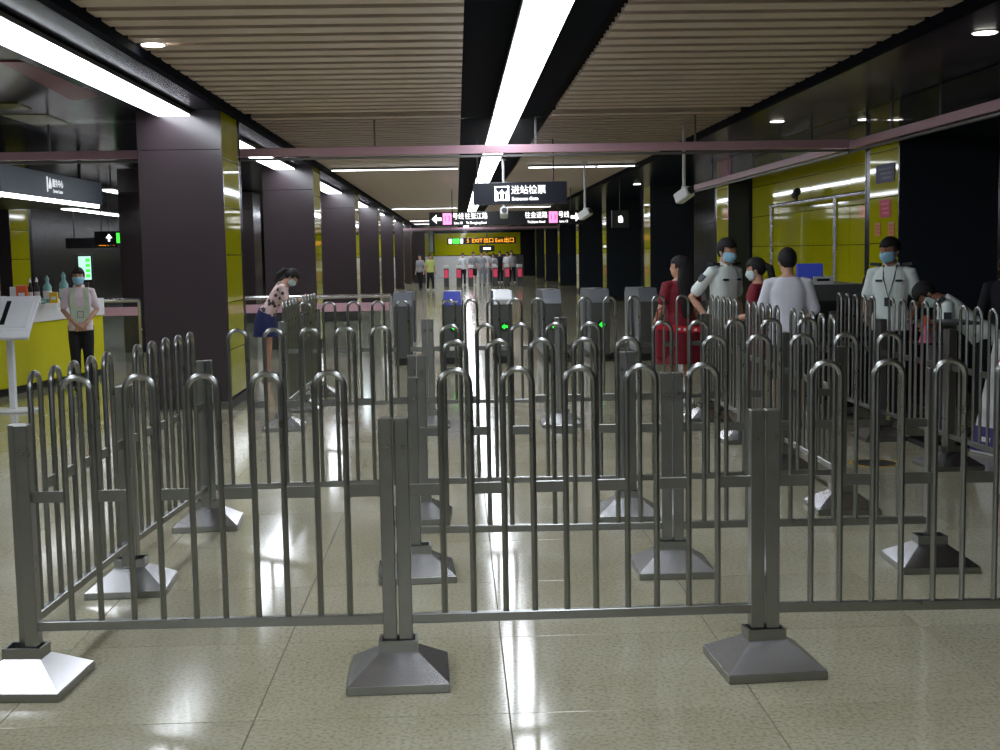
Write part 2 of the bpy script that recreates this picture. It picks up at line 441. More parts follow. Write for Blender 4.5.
# slim cross lamps on the slatted ceiling; last row added to brighten the end wall
for k, (y, xs) in enumerate(((24.6, ((-2.35, .05), (1.42, 2.7), (2.75, 3.46))), (46.5, ((-2.3, .05), (1.85, 3.45))), (64.0, ((-2.3, .05), (1.4, 3.45))), (71.0, ((-2.3, .05), (1.4, 3.45))), (83.0, ((-2.3, .05), (1.4, 3.45))))):
    for j, (a, b) in enumerate(xs):
        strip('cross_lamp', f'slim white ceiling lamp across the {["nearest", "second", "third", "fourth", "fifth"][k]} lamp row, {["left of", "just right of", "far right of"][j]} the channel',
              a, b, y, y+(.11 if k < 2 else .3 if k < 4 else .6), CZ-.06, 'strip_soft', 'slim cross lamps')
# left bay lamps
def lamp_px(pa, pb, z, wd, label, m='strip_soft'):
    A, B = at_z(*pa, z), at_z(*pb, z); d = (B-A); L = d.length
    t = thing('bay_lamp', label, 'ceiling light', (A+B)/2, math.atan2(d.y, d.x), 'left bay lamps')
    MB().box(-L/2, L/2, -wd/2, wd/2, 0, .03).build('diffuser', m, t)
    MB().box(-L/2-.01, L/2+.01, -wd/2-.01, wd/2+.01, .03, .06).build('housing', 'grey_metal', t)
    for q in (-.4, .4): MB().tube([(L*q, 0, .06), (L*q, 0, 3.37-z)], .012, 6).build('hanger_rod', 'rod', t)
    return t
lamp_px((107, 191), (142, 198), 2.95, .16, 'short white lamp on the left bay ceiling right of the blue canopy')
lamp_px((66, 209.5), (126, 217), 2.75, .2, 'white lamp on the left bay ceiling seen below the canopy')
# bay lamps out of the way of the view keep the same rhythm
for y in (-4, 3, 10, 17.5):
    strip('bay_lamp', f'white lamp on left bay ceiling over the {["rear", "near", "middle", "counter"][[-4,3,10,17.5].index(y)]} stretch', -8.0, -7.7, y-1.4, y+1.4, 3.3, 'strip_soft', 'left bay lamps')
dl_px = [((153, 44), 'round downlight at the left edge of the slatted ceiling'), ((985, 32), 'round downlight at the top right corner'),
         ((777, 121), 'round downlight on the right soffit left of the yellow pillar'), ((865, 119), 'round downlight above the narrow yellow strip of the right pillar'),
         ((770, 166), 'left one of two small downlights over the long yellow wall'), ((793, 166), 'right one of two small downlights over the long yellow wall'),
         ((637, 184), 'small round downlight on the dark soffit above the hanging camera'), ((575, 217), 'tiny downlight on the soffit beside the direction sign arrow')]
for (px, lab) in dl_px:
    p = at_z(px[0], px[1], 3.35 if px[0] == 153 else 3.3)
    t = thing('downlight', lab, 'downlight', p, 0, 'round downlights')
    MB().lathe([(.085, -.012), (.085, 0)], 20).build('lens', 'downlight', t)
    MB().lathe([(.085, -.006), (.1, -.008), (.1, 0), (.085, 0)], 20).build('ring', 'white_paint', t)

# ================================================================= QUEUE BARRIERS
RAIL_Z, TOP_Z, POST_Z, HOOP_W, TR = .245, 1.25, 1.055, .142, .0125
def hoop_mesh():
    r = HOOP_W/2-TR; zc = TOP_Z-TR-r
    pts = [(-r, 0, RAIL_Z)]+[(-r*math.cos(a), 0, zc+r*math.sin(a)) for a in [math.pi*k/10 for k in range(11)]]+[(r, 0, RAIL_Z)]
    return MB().tube(pts, TR, 8).mesh('hoop', 'steel', True)
HOOP = hoop_mesh()
POST = MB().bbox(-.027, .027, -.03, .03, .125, POST_Z, .003).mesh('post', 'steel')
BASE_PLATE = MB().bbox(-.2, .2, -.2, .2, 0, .036, .003).mesh('plate', 'steel')
BASE_PYR = MB().frustum(.394, .394, .036, .145, .1, .125).mesh('pyramid_cover', 'steel_base')
cb = MB()
for a in ((-.078, .078, -.052, -.04), (-.078, .078, .04, .052), (-.078, -.066, -.04, .04), (.066, .078, -.04, .04)): cb.box(a[0], a[1], a[2], a[3], .118, .165)
BASE_COL = cb.mesh('collar', 'steel')
def base(x, y, rz, label):
    t = thing('barrier_stand', label, 'barrier base', (x, y, 0), rz, 'pyramid barrier feet')
    link('plate', BASE_PLATE, t); link('pyramid_cover', BASE_PYR, t); link('collar', BASE_COL, t)
    return t
RAILS = {}
def panel(p0, p1, label, solo=(False, False)):
    p0, p1 = Vector(p0), Vector(p1); d = p1-p0; L = d.length; key = round(L, 2)
    t = thing('crowd_barrier', label, 'barrier', (p0.x, p0.y, 0), math.atan2(d.y, d.x), 'steel hoop queue barrier panels')
    off0, off1 = (0 if solo[0] else .031), (0 if solo[1] else .031)
    link('post', POST, t, (off0, 0, 0)); link('post', POST, t, (L-off1, 0, 0))
    rk = (key, off0, off1)
    if rk not in RAILS:
        RAILS[rk] = MB().bbox(off0+.02, L-off1-.02, -.016, .016, RAIL_Z-.02, RAIL_Z+.018, .003).mesh('bottom_rail', 'steel')
    link('bottom_rail', RAILS[rk], t)
    step = L/6
    for k in range(5): link('hoop', HOOP, t, (step*(k+1), 0, 0))
    for k in range(6):
        a = off0+.025 if k == 0 else step*k+HOOP_W/2-TR
        b = L-off1-.025 if k == 5 else step*(k+1)-HOOP_W/2+TR
        ck = ('c', round(b-a, 3))
        if ck not in RAILS: RAILS[ck] = MB().bbox(0, b-a, -.006, .006, -.023, .023, .002).mesh('spacer', 'steel')
        link('spacer', RAILS[ck], t, (a, 0, .765))
    return t
B = dict(A=(-1.755, 5.02), B=(-.265, 4.985), C=(1.215, 5.0), Z=(2.7, 4.95), D=(-1.71, 6.49), E=(-1.61, 8.0),
         F=(-.245, 6.62), H=(1.11, 6.58), I=(2.48, 6.55), G=(-.27, 8.06), J=(1.06, 8.0), K=(2.46, 8.03),
         K1=(2.47, 9.53), K2=(2.48, 11.02), N=(2.45, 12.45), M=(.99, 12.3), Q=(-.3, 12.4), P=(-1.73, 12.45),
         P1=(-1.72, 13.92), P2=(-1.69, 15.4), L=(3.72, 9.48), L1=(3.70, 10.98), L0=(3.75, 8.0), L2=(3.7, 12.45))
PAN = [('A', 'B', 'front row barrier panel, leftmost, beside the left corner foot'), ('B', 'C', 'front row barrier panel in the middle, between two double posts'),
       ('C', 'Z', 'front row barrier panel cut off by the right edge'), ('A', 'D', 'left side barrier panel nearest the camera, running back from the corner'),
       ('D', 'E', 'left side barrier panel farther back, against the dark pillar'), ('F', 'H', 'second row barrier panel on the left, behind the middle front panel'),
       ('H', 'I', 'second row barrier panel on the right, ending at a single post'), ('E', 'G', 'third row barrier panel on the left, near the yellow pillar flank'),
       ('G', 'J', 'third row barrier panel in the middle of the maze'), ('J', 'K', 'third row barrier panel on the right'),
       ('K', 'K1', 'lengthwise barrier panel behind the third row, nearest of three in line'), ('K1', 'K2', 'lengthwise barrier panel in the middle of the line beside the grey shirt man'),
       ('K2', 'N', 'lengthwise barrier panel farthest back, beside the bare-headed guard'), ('P', 'Q', 'fourth row barrier panel on the left, in front of the railing'),
       ('Q', 'M', 'fourth row barrier panel in front of the ticket gates'), ('M', 'N', 'fourth row barrier panel in front of the red dress woman'),
       ('P', 'P1', 'lengthwise barrier panel on the left leading towards the railing, nearer one'), ('P1', 'P2', 'lengthwise barrier panel on the left leading towards the railing, farther one'),
       ('L0', 'L', 'right side barrier panel nearest the camera, by the right edge'), ('L', 'L1', 'right side barrier panel in front of the older guard'),
       ('L1', 'L2', 'right side barrier panel farthest back, in front of the black scanner')]
SOLO = {'I': 1, 'F': 0}
for a, b, lab in PAN: panel(B[a], B[b], lab, (a in 'F', b in 'I'))
BL = dict(A='leftmost front foot of the barriers, bright on top', B='front middle barrier foot under a double post', C='front right barrier foot under a double post',
          D='left side barrier foot, second from the camera', E='left side barrier foot at the corner of the third row', F='barrier foot under the single post left end of second row',
          H='barrier foot with bright white face in the second row', I='barrier foot under single post at the right end of second row', G='barrier foot behind the left end of second row',
          J='barrier foot in the middle of the third row', K='barrier foot at right corner of the third row, half bright', K1='barrier foot under the lengthwise fence next to the third row',
          K2='small bright barrier foot of the lengthwise fence', N='small barrier foot below the standing guard', M='barrier foot of the fourth row in front of the gates',
          Q='barrier foot at left of the gates in the fourth row', P='barrier foot at the left end of the fourth row', P1='barrier foot behind the left end of the fourth row', P2='farthest barrier foot on the left near the railing',
          L='dark barrier foot on the right side fence', L1='dark barrier foot in front of the older guard', L2='barrier foot in front of the black scanner', Z='barrier foot just outside right edge', L0='barrier foot at right edge of the side fence')
for k in B: base(B[k][0], B[k][1], R(random.uniform(-4, 4)) + (R(-2) if k == 'A' else 0), BL[k])
# red tape tied across
A_, B_ = at_y(656, 325, 12.62), at_y(717, 328, 12.62)
t = thing('barrier_tape', 'red tape with white print tied across in front of the red dress woman', 'tape', (A_.x, A_.y, A_.z))
wv = MB(); n = 10
vs_, fs_ = [], []
for i in range(n+1):
    f = i/n; x = (B_.x-A_.x)*f; z = (B_.z-A_.z)*f-.03*math.sin(math.pi*f); tw = .036*(1-.35*f)
    vs_ += [(x, .006*math.sin(5*f), z-tw), (x, .006*math.sin(5*f)+.004, z+tw)]
fs_ = [(2*i, 2*i+2, 2*i+3, 2*i+1) for i in range(n)]
o = wv.add(vs_, fs_).build('tape_band', 'red_tape', t); so = o.modifiers.new('s', 'SOLIDIFY'); so.thickness = .003
for k in range(6):
    f = .38+k*.09
    MB().box(-.012, .012, -.006, -.002, -.012, .01).build('print_mark', 'cardboard_white', t, ((B_.x-A_.x)*f, 0, (B_.z-A_.z)*f-.03*math.sin(math.pi*f)))

# ================================================================= TICKET GATES
GY = 19.35
def gate(x, label, top, label_on=True, arrow=True):
    t = thing('ticket_gate', label, 'ticket gate', (x, GY, 0), 0, 'entrance ticket gates')
    L = 1.75
    MB().box(-.125, .125, .02, L-.02, 0, .1).build('plinth', 'black_plastic', t)
    b = MB(); b.bbox(-.14, .14, .03, L, .1, .9, .008); b.build('cabinet', 'gate_side', t)
    MB().bbox(-.14, .14, 0, .035, .1, .9, .006).build('front_plate', 'gate_body', t)
    MB().prism([(0, .9), (L, .9), (L, .98), (L-.12, 1.08), (.16, 1.1), (.03, .98)], 'x', -.142, .142).build('head', 'gate_side', t)
    c = MB(); c.add([(-.135, -.004, .9), (.135, -.004, .9), (.135, .022, .985), (-.135, .022, .985), (.12, .152, 1.107), (-.12, .152, 1.107)], [(0, 1, 2, 3), (3, 2, 4, 5)])
    o = c.build('reader_cover', top, t); so = o.modifiers.new('s', 'SOLIDIFY'); so.thickness = .008
    if top in ('blue_print', 'white_paint'):
        for k in range(3): MB().box(-.09+.03*k, .09-.02*k, -.016, -.012, .955-.02*k, .963-.02*k).build('print_line', 'cardboard_white' if top == 'blue_print' else 'badge', t)
    MB().bbox(-.06, .06, .2, .36, 1.09, 1.115, .004).build('card_reader', 'white_paint' if top != 'gate_side' else 'grey_plastic', t)
    if arrow:
        d = MB().lathe([(.075, 0), (.075, .012)], 20).build('display', 'black_plastic', t, (.02, 0, .56)); d.rotation_euler.x = R(90)
        a = MB().prism([(-.05, 0), (0, .045), (0, .018), (.048, .018), (.048, -.018), (0, -.018), (0, -.045)], 'y', -.018, -.012)
        a.build('arrow', 'arrow_green', t, (.02, 0, .56))
    if label_on: MB().box(-.055, .06, -.004, 0, .21, .27).build('sticker', 'cardboard_white', t)
    for s in (-1, 1):
        MB().prism([(.7, .3), (1.1, .3), (1.05, .95), (.75, .95)], 'x', s*.155-.012, s*.155+.012).build('flap', 'grey_plastic', t)
    return t
gate(-.84, 'leftmost ticket gate, plain grey front beside the railing', 'gate_side', False, False)
gate(-.08, 'ticket gate with a blue printed top cover', 'blue_print')
gate(.69, 'ticket gate with a white top cover and green arrow', 'white_paint')
gate(1.44, 'ticket gate with green arrow right of the white topped one', 'gate_side')
gate(2.18, 'ticket gate with green arrow, second from the right', 'gate_side', False)
gate(2.92, 'ticket gate at the right end, behind the red dress woman', 'gate_side', False, False)
gate(3.66, 'ticket gate hidden behind the guards', 'gate_side', False, False)
# railing between the gates and the left bay
def railing(x0, x1, label):
    t = thing('railing', label, 'railing', (x0, GY+.2, 0), 0, 'glass railings by the gates')
    w = x1-x0; n = max(1, round(w/1.5))
    MB().tube([(0, 0, 1.06), (w, 0, 1.06)], .03, 10).build('handrail', 'steel_bright', t, smooth=True)
    for k in range(n+1): MB().box(-.02, .02, -.02, .02, 0, 1.05).build('post', 'steel_bright', t, (w*k/n, 0, 0))
    for k in range(n):
        MB().box(w*k/n+.03, w*(k+1)/n-.03, -.006, .006, .12, .82).build('pane', 'glass_rail', t)
        MB().box(w*k/n+.03, w*(k+1)/n-.03, -.008, .008, .83, .96).build('pink_band', 'pink_metal', t)
    return t
railing(-5.6, -4.85, 'short railing right of the yellow counter')
railing(-3.4, -1.02, 'glass railing with pink band left of the ticket gates')

# ================================================================= SIGNS AND HANGING THINGS
def rods(t, xs, z0, z1, m='rod', r=.012):
    for x in xs: MB().tube([(x, 0, z0), (x, 0, z1)], r, 6).build('hanger_rod', m, t)
# entrance gate sign
a, b = at_y(473, 183, 19.2), at_y(567, 203.5, 19.2)
W_, H_ = b.x-a.x, a.z-b.z
t = thing('entrance_sign', 'dark navy hanging sign over the gates with white entrance lettering', 'sign', ((a.x+b.x)/2, 19.2, b.z))
t.rotation_euler.y = R(-.3)
MB().bbox(-W_/2, W_/2, -.06, .06, 0, H_, .006).build('panel', 'sign_navy', t)
rods(t, (-W_*.45, W_*.36), H_, CZ+.165-b.z)
text('进站检票', .138, 'text_white', t, (.125, -.066, H_*.62), bold=.0006, sx=.95)
text('Entrance Gate', .068, 'text_white', t, (.07, -.066, H_*.24), bold=.0015)
pc = MB()
s_ = .108
for q in ((-s_, s_, s_-.02, s_), (-s_, s_, -s_, -s_+.02), (-s_, -s_+.02, -s_, s_), (s_-.02, s_, -s_, s_)): pc.box(q[0], q[1], -.068, -.062, q[2], q[3])
for sgn in (-1, 1): pc.prism([(sgn*.1, -.1), (sgn*.055, -.1), (sgn*.055, .02), (sgn*.1, .06)], 'y', -.068, -.062)
pc.prism([(-.02, -.1), (.02, -.1), (.02, .0), (.05, .0), (0, .06), (-.05, .0), (-.02, .0)], 'y', -.068, -.062)
pc.build('gate_pictogram', 'text_white', t, (-.275, 0, H_*.5))
# line 13 direction sign
YD = 34.0
a, b = at_y(429, 211.5, YD), at_y(583, 225.5, YD); W_ = b.x-a.x; H_ = .37; zc = (a.z+b.z)/2+.01
u_ = W_/154                                          # metres per photo pixel at the sign
t = thing('direction_sign', 'long black hanging sign with arrows and pink line numbers', 'sign', ((a.x+b.x)/2, YD, zc-H_/2))
MB().bbox(-W_/2, W_/2, -.06, .06, 0, H_, .006).build('panel', 'sign_black', t)
rods(t, (-W_*.35, W_*.42), H_, CZ+.165-(zc-H_/2))
def sx_(px): return -W_/2+(px-429)*u_
def arrow(sgn): return [(sgn*.13, 0), (0, .12), (0, .04), (-sgn*.13, .04), (-sgn*.13, -.04), (0, -.04), (0, -.12)]
MB().prism(arrow(-1), 'y', -.07, -.062).build('arrow', 'text_white', t, (sx_(436.5), 0, H_/2))
MB().prism(arrow(1), 'y', -.07, -.062).build('arrow', 'text_white', t, (sx_(575.5), 0, H_/2))
for x in (sx_(447), sx_(553)):
    MB().box(x-.115, x+.115, -.07, -.062, .04, H_-.03).build('line_badge', 'text_pink', t)
    text('13', .19, 'magenta_plastic', t, (x, -.072, H_/2), name='line_number')
for px, cn, en, k in ((458, '号线', 'Line 13', .9), (476, '往张江路', 'To Zhangjiang Road', .78), (536, '往金运路', 'To Jinyun Road', .9), (563.5, '号线', 'Line 13', .9)):
    text(cn, .18, 'text_white', t, (sx_(px), -.064, H_*.66), bold=.0006, sx=.84)
    text(en, .085, 'text_white', t, (sx_(px), -.064, H_*.2), bold=.002, sx=k)
# exit sign with orange LED text, far away
YD = 58.0
a, b = at_y(447, 238, YD), at_y(516, 243.5, YD); W_ = b.x-a.x; H_ = .3; zc = (a.z+b.z)/2
t = thing('led_sign', 'far black sign with a green exit mark and orange glowing text', 'sign', ((a.x+b.x)/2, YD, zc-H_/2))
MB().bbox(-W_/2, W_/2, -.06, .06, 0, H_, .01).build('panel', 'sign_black', t)
rods(t, (-W_*.45, W_*.4), H_, CZ+.165-(zc-H_/2))
MB().box(-W_/2+.26, -W_/2+.56, -.068, -.062, .03, H_-.03).build('exit_mark', 'exit_green', t)
MB().box(-W_/2+.08, -W_/2+.22, -.068, -.062, .05, H_-.05).build('arrow_mark', 'text_white', t)
MB().box(-W_/2+.6, -W_/2+.72, -.068, -.062, .05, H_-.05).build('exit_mark', 'text_white', t)
for x, w_ in ((-.62, '5'), (-.2, 'EXIT'), (.32, '出口'), (.8, 'Exit'), (1.25, '出口')): text(w_, .24, 'led_orange', t, (x, -.066, H_/2), bold=.001)
# dark monitor hanging on the right
a = at_y(620, 219, 30); t = thing('hanging_screen', 'small dark hanging screen with white symbol before the dark pillars', 'screen', a, R(12))
MB().bbox(-.21, .21, -.03, .03, -.2, .2, .01).build('panel', 'grey_plastic', t)
MB().prism([(-.05, -.08), (.06, -.08), (.06, .02), (.02, .08), (-.05, .06)], 'y', -.038, -.032).build('symbol', 'text_white', t)
rods(t, (0,), .2, 3.3-a.z)
# hanging CCTV cameras
def cctv(px, Y, label, yaw, ln=.26, m='white_rod'):
    p = at_y(px[0], px[1], Y); t = thing('security_camera', label, 'camera', p, 0, 'hanging security cameras')
    MB().tube([(0, 0, .09), (0, 0, CZ-p.z)], .022, 8).build('pole', m, t)
    MB().tube([(0, 0, CZ-p.z-.03), (0, 0, CZ-p.z)], .06, 10).build('ceiling_plate', m, t)
    q = MB().bbox(-.07, .07, -ln/2, ln/2, -.07, .07, .015).build('housing', 'white_paint', t); q.rotation_euler = (R(-25), 0, yaw)
    l = MB().tube([(0, -ln/2-.02, 0), (0, -ln/2+.01, 0)], .05, 12).build('lens', 'black_plastic', q)
    MB().bbox(-.03, .03, -.03, .03, .03, .12, .006).build('bracket', 'white_paint', t)
cctv((684, 195), 17.0, 'camera on a pole hanging in front of the dark pillar on the right', R(35))
cctv((585, 214), 24.0, 'white camera on a pole hanging right of the direction sign arrow', R(50))
cctv((504, 213), 23.0, 'white camera hanging directly below the entrance sign', R(0), .2)
# small wall cameras and the banner rail by the yellow wall
A_ = Vector((5.15, 15.2, 2.36)); 
t = thing('banner_rail', 'silver tube frame standing along the long yellow wall', 'rail', (5.15, 15.2, 0))
MB().tube([(0, -.05, 2.36), (0, 5.6, 2.36)], .03, 10).build('top_tube', 'steel_bright', t, smooth=True)
MB().tube([(0, 2.0, 0), (0, 2.0, 2.34)], .035, 10).build('upright', 'steel_bright', t, smooth=True)
MB().tube([(0, 5.5, 0), (0, 5.5, 2.34)], .035, 10).build('upright', 'steel_bright', t, smooth=True)
for (x, y, z, lab) in ((5.15, 15.25, 2.5, 'small grey camera on the near end of the silver rail'), (5.15, 19.2, 2.5, 'small dark camera clipped on the middle of the silver rail')):
    t = thing('rail_camera', lab, 'camera', (x, y, z), 0, 'cameras on the silver rail')
    q = MB().lathe([(.03, -.12), (.055, -.1), (.06, .02), (.05, .08), (.02, .1)], 14).build('housing', 'grey_metal' if y < 16 else 'black_plastic', t, smooth=True)
    q.rotation_euler.x = R(70)
    MB().box(-.02, .02, -.02, .02, -.12, -.02).build('bracket', 'black_plastic', t)
# posters on the yellow flank of the nearest right pillar
def poster(y0, y1, z0, z1, m, lab, frame=None):
    t = thing('poster', lab, 'poster', (4.965, (y0+y1)/2, (z0+z1)/2), 0, 'posters on the right pillar')
    w, h = abs(y1-y0)/2, abs(z1-z0)/2
    MB().box(-.006, -.001, -w, w, -h, h).build('sheet', m, t)
    for k in range(3): MB().box(-.009, -.0065, -w*.7, w*.7*(1-.3*k), h*.5-k*h*.5-.01, h*.5-k*h*.5+.01).build('print_line', frame or m, t)
def py_at(x, y, X=4.965):
    d = pix(x, y); k = X/d.x; return d.y*k, CAM_H+d.z*k
for (x0, y0, x1, y1, m, f, lab) in ((876.5, 166, 894.5, 181, 'violet_poster', 'badge_light', 'violet poster on the yellow flank of the right pillar'),
                                  (880, 200, 891, 217, 'red_poster', 'pink_print', 'pink square poster on the yellow flank'),
                                  (875.5, 223, 880.5, 236, 'orange_print', 'red_poster', 'left one of two small orange prints on the yellow flank'),
                                  (888.5, 222, 894.5, 236, 'orange_print', 'red_poster', 'right one of two small orange prints on the yellow flank')):
    ya, za = py_at(x0, y0); yb, zb = py_at(x1, y1); poster(ya, yb, za, zb, m, lab, f)

# ================================================================= GLASS SMOKE BARRIERS
def smoke_barrier(p0, p1, z0, z1, n, label):
    p0, p1 = Vector(p0), Vector(p1); d = p1-p0; L = d.length
    t = thing('smoke_barrier', label, 'glass barrier', (p0.x, p0.y, 0), math.atan2(d.y, d.x), 'glass smoke barriers under the ceiling')
    for k in range(n): MB().box(L*k/n+.006, L*(k+1)/n-.006, -.005, .005, z0+.04, z1).build('pane', 'glass_smoke', t)
    MB().bbox(0, L, -.035, .035, z0-.05, z0+.05, .004).build('pink_rail', 'pink_metal', t)
    MB().bbox(0, L, -.02, .02, z0-.095, z0-.065, .004).build('grey_rail', 'grey_metal', t)
    for k in range(1, n): MB().box(L*k/n-.012, L*k/n+.012, -.012, .012, z0, z1).build('clamp', 'grey_metal', t)
    return t
smoke_barrier((-10.8, 15.75), (4.93, 15.75), 2.95, 3.33, 8, 'glass smoke barrier with pink rail across the whole hall')
smoke_barrier((4.9, 8.5), (4.9, 15.7), 2.93, 3.29, 5, 'glass smoke barrier with pink rail along the right side')
smoke_barrier((4.9, 15.8), (4.9, 26), 2.93, 3.29, 6, 'glass smoke barrier running on past the long yellow wall')
smoke_barrier((-2.5, 60.5), (4.9, 60.5), 2.82, 3.3, 4, 'farthest glass smoke barrier, pinkish, above the exit end')

# ================================================================= SERVICE COUNTER
CP = [(-5.95, 14.3), (-5.74, 15.6), (-5.58, 16.6), (-5.38, 17.7), (-5.18, 18.75)]    # front line, nearest first
def ribbon(pts, off0, off1, z0, z1):
    P = [Vector((x, y)) for x, y in pts]; mb = MB(); n = len(P); q = []
    for i, p in enumerate(P):
        tg = (P[min(i+1, n-1)]-P[max(i-1, 0)]).normalized(); nn = Vector((-tg.y, tg.x))   # towards -x
        q.append((p+nn*off0, p+nn*off1))
    vs = [(a.x, a.y, z) for a, b in q for z in (z0, z1)]+[(b.x, b.y, z) for a, b in q for z in (z0, z1)]
    m = 2*n; fs = []
    for i in range(n-1):
        a, b, c, d = 2*i, 2*i+1, 2*i+2, 2*i+3
        fs += [(a, c, d, b), (a+m, b+m, d+m, c+m), (b, d, d+m, b+m), (a, a+m, c+m, c)]
    fs += [(0, 1, 1+m, m), (2*n-2, 2*n-2+m, 2*n-1+m, 2*n-1)]
    return mb.add(vs, fs)
t = thing('service_counter', 'curved yellow service counter with a white top band at left', 'counter', (0, 0, 0))
ribbon(CP, .06, .7, 0, .1).build('skirting', 'black_plastic', t)
for i in range(len(CP)-1): ribbon(CP[i:i+2], .012, .7, .1, .89).build('front_panel', 'counter_yellow', t)
ribbon(CP, -.02, .75, .89, 1.13).build('white_band', 'white_paint', t)
# canopy over the counter
t = thing('counter_canopy', 'blue-grey canopy box above the service counter with white lettering', 'canopy', (0, 0, 0))
YA, YB, XC = 17.0, 21.8, -5.95
MB().bbox(XC-2.6, XC, YA, YB, 2.6, 2.97, .006).build('fascia_box', 'canopy_blue', t)
MB().box(XC-2.55, XC-.06, YA+.06, YB-.06, 2.55, 2.6).build('underside', 'black_plastic', t)
for k in range(3):
    y0 = YA+.1+k*1.55; MB().box(XC-.09, XC-.02, y0, y0+1.5, 2.548, 2.598).build('edge_light', 'led_line', t)
for k in range(2): MB().box(XC-2.5+k*1.25, XC-1.3+k*1.25, YA+.07, YA+.13, 2.535, 2.549).build('edge_light', 'led_line', t)
MB().box(XC+.004, XC+.01, 18.9, 18.94, 2.69, 2.91).build('emblem_bar', 'text_soft', t)
MB().prism([(18.98, 2.74), (19.1, 2.74), (19.1, 2.82), (19.05, 2.9), (18.98, 2.78)], 'x', XC+.004, XC+.01).build('emblem_wedge', 'text_soft', t)
text('服务中心', .13, 'text_soft', t, (XC+.004, 19.42, 2.82), '+x')
text('Service Center', .075, 'text_soft', t, (XC+.004, 19.42, 2.71), '+x')
for (x, y) in ((XC-.3, YA+.2), (XC-.3, YB-.2), (XC-2.3, YA+.2), (XC-2.3, YB-.2)):
    MB().tube([(x, y, 2.97), (x, y, 3.36)], .03, 8).build('hanger', 'rod', t)
# glass screen posts standing on the counter
t = thing('counter_screen', 'clear glass screen with steel posts standing on the counter', 'glass screen', (0, 0, 0))
for p in ((-6.02, 16.1), (-5.95, 16.75)): MB().tube([(p[0], p[1], 1.13), (p[0], p[1], 2.56)], .018, 8).build('post', 'steel_bright', t)
MB().box(-6.0, -5.985, 16.15, 16.72, 1.2, 2.5).build('pane', 'glass_clear', t)
# small goods on the counter
def on_counter(px, top_z=1.13, Y=None):
    return at_z(px[0], px[1], top_z)
def bottle(px, lab, h, m, r=.04):
    p = at_y(px[0], 300, px[1]); t = thing('bottle', lab, 'bottle', (p.x, px[1], 1.131), 0, 'bottles on the counter')
    MB().lathe([(r, 0), (r, h*.6), (r*.45, h*.74), (r*.45, h*.82)], 14).build('body', m, t, smooth=True)
    MB().lathe([(r*.5, h*.82), (r*.5, h*.92), (r*.25, h*.93), (r*.25, h)], 12).build('cap', m if m != 'black_plastic' else 'white_paint', t)
    MB().lathe([(r*1.02, h*.15), (r*1.02, h*.45)], 14).build('label_wrap', 'cardboard_white', t)
bottle((48, 17.0), 'teal pump bottle on the counter left of the yellow box', .36, 'teal_bottle', .055)
bottle((64.5, 17.3), 'taller teal bottle on the counter beside the woman in the vest', .4, 'teal_bottle', .06)
bottle((37.5, 17.0), 'black bottle with a white top on the counter', .34, 'black_plastic', .035)
bottle((31, 17.0), 'dark dispenser with pale blue top on the counter', .33, 'black_plastic', .03)
def carton(px, Y, w, h, m, lab, tilt=0):
    p = at_y(px, 300, Y); t = thing('carton', lab, 'box', (p.x, Y, 1.131), R(10), 'boxes on the counter')
    MB().bbox(-w/2, w/2, -.06, .06, 0, h, .004).build('body', m, t)
    MB().box(-w*.3, w*.3, -.063, -.06, h*.3, h*.6).build('print', 'cardboard_white', t)
    MB().box(-w/2, w/2, -.012, .012, h, h+.002).build('seam', 'cardboard_white', t)
carton(22.5, 16.9, .13, .24, 'orange', 'orange box on the counter')
carton(54, 17.0, .1, .14, 'yellow_box', 'yellow box between the teal bottles on the counter')
carton(14.5, 16.9, .09, .22, 'cardboard_white', 'white carton on the counter left of the orange box')
carton(26, 16.6, .16, .07, 'teal_bottle', 'low pale green box on the counter in front')
carton(35, 16.6, .14, .09, 'cardboard_white', 'low white box on the counter in front')
carton(42, 16.7, .09, .07, 'teal_bottle', 'small glassy box on the counter')
carton(3, 16.2, .07, .12, 'cardboard_white', 'small white cup-like box at the left end of the counter')
# information stand
g = at_z(14, 411, 0)
t = thing('info_stand', 'white reading stand with tilted top in front of the counter', 'stand', g, R(-6))
MB().bbox(-.26, .26, -.2, .2, 0, .022, .004).build('foot_plate', 'white_paint', t)
MB().bbox(-.035, .035, -.03, .03, .02, 1.02, .004).build('pole', 'white_paint', t)
hd = MB().bbox(-.34, .3, -.3, .3, -.015, .015, .006).build('tilted_board', 'white_paint', t, (.02, -.05, 1.1)); hd.rotation_euler = (R(38), 0, R(8))
MB().bbox(-.29, .25, -.25, .2, .015, .02, .002).build('clear_cover', 'cardboard_white', hd)
MB().box(-.05, .0, -.2, .2, .02, .026).build('black_slot', 'black_plastic', hd)
lp = MB().bbox(-.34, .3, -.42, -.3, -.02, .02, .004).build('ledge', 'white_paint', hd)
# lit screen and exit mark behind the counter
p = at_y(85.5, 268, 27.5); t = thing('lit_screen', 'bright white-green screen in the left bay behind the woman', 'screen', p)
MB().bbox(-.16, .16, -.04, .04, -.3, .3, .01).build('frame', 'black_plastic', t); MB().box(-.13, .13, -.05, -.041, -.25, .25).build('display', 'screen_green', t)
for k in range(4): MB().box(.02, .11, -.054, -.05, -.2+k*.11, -.13+k*.11).build('text_block', 'exit_green', t)
MB().box(-.05, .05, -.03, .03, -p.z+.01, -.29).build('stand_pole', 'grey_metal', t); MB().box(-.25, .25, -.15, .15, -p.z, -p.z+.02).build('foot', 'grey_metal', t)
p = at_y(118, 238, 28); t = thing('exit_sign', 'small hanging exit sign with green mark left of the pillar', 'sign', p)
MB().bbox(-.5, .5, -.05, .05, -.15, .15, .01).build('panel', 'sign_black', t); MB().box(-.02, .22, -.06, -.051, -.11, .11).build('exit_mark', 'exit_green', t)
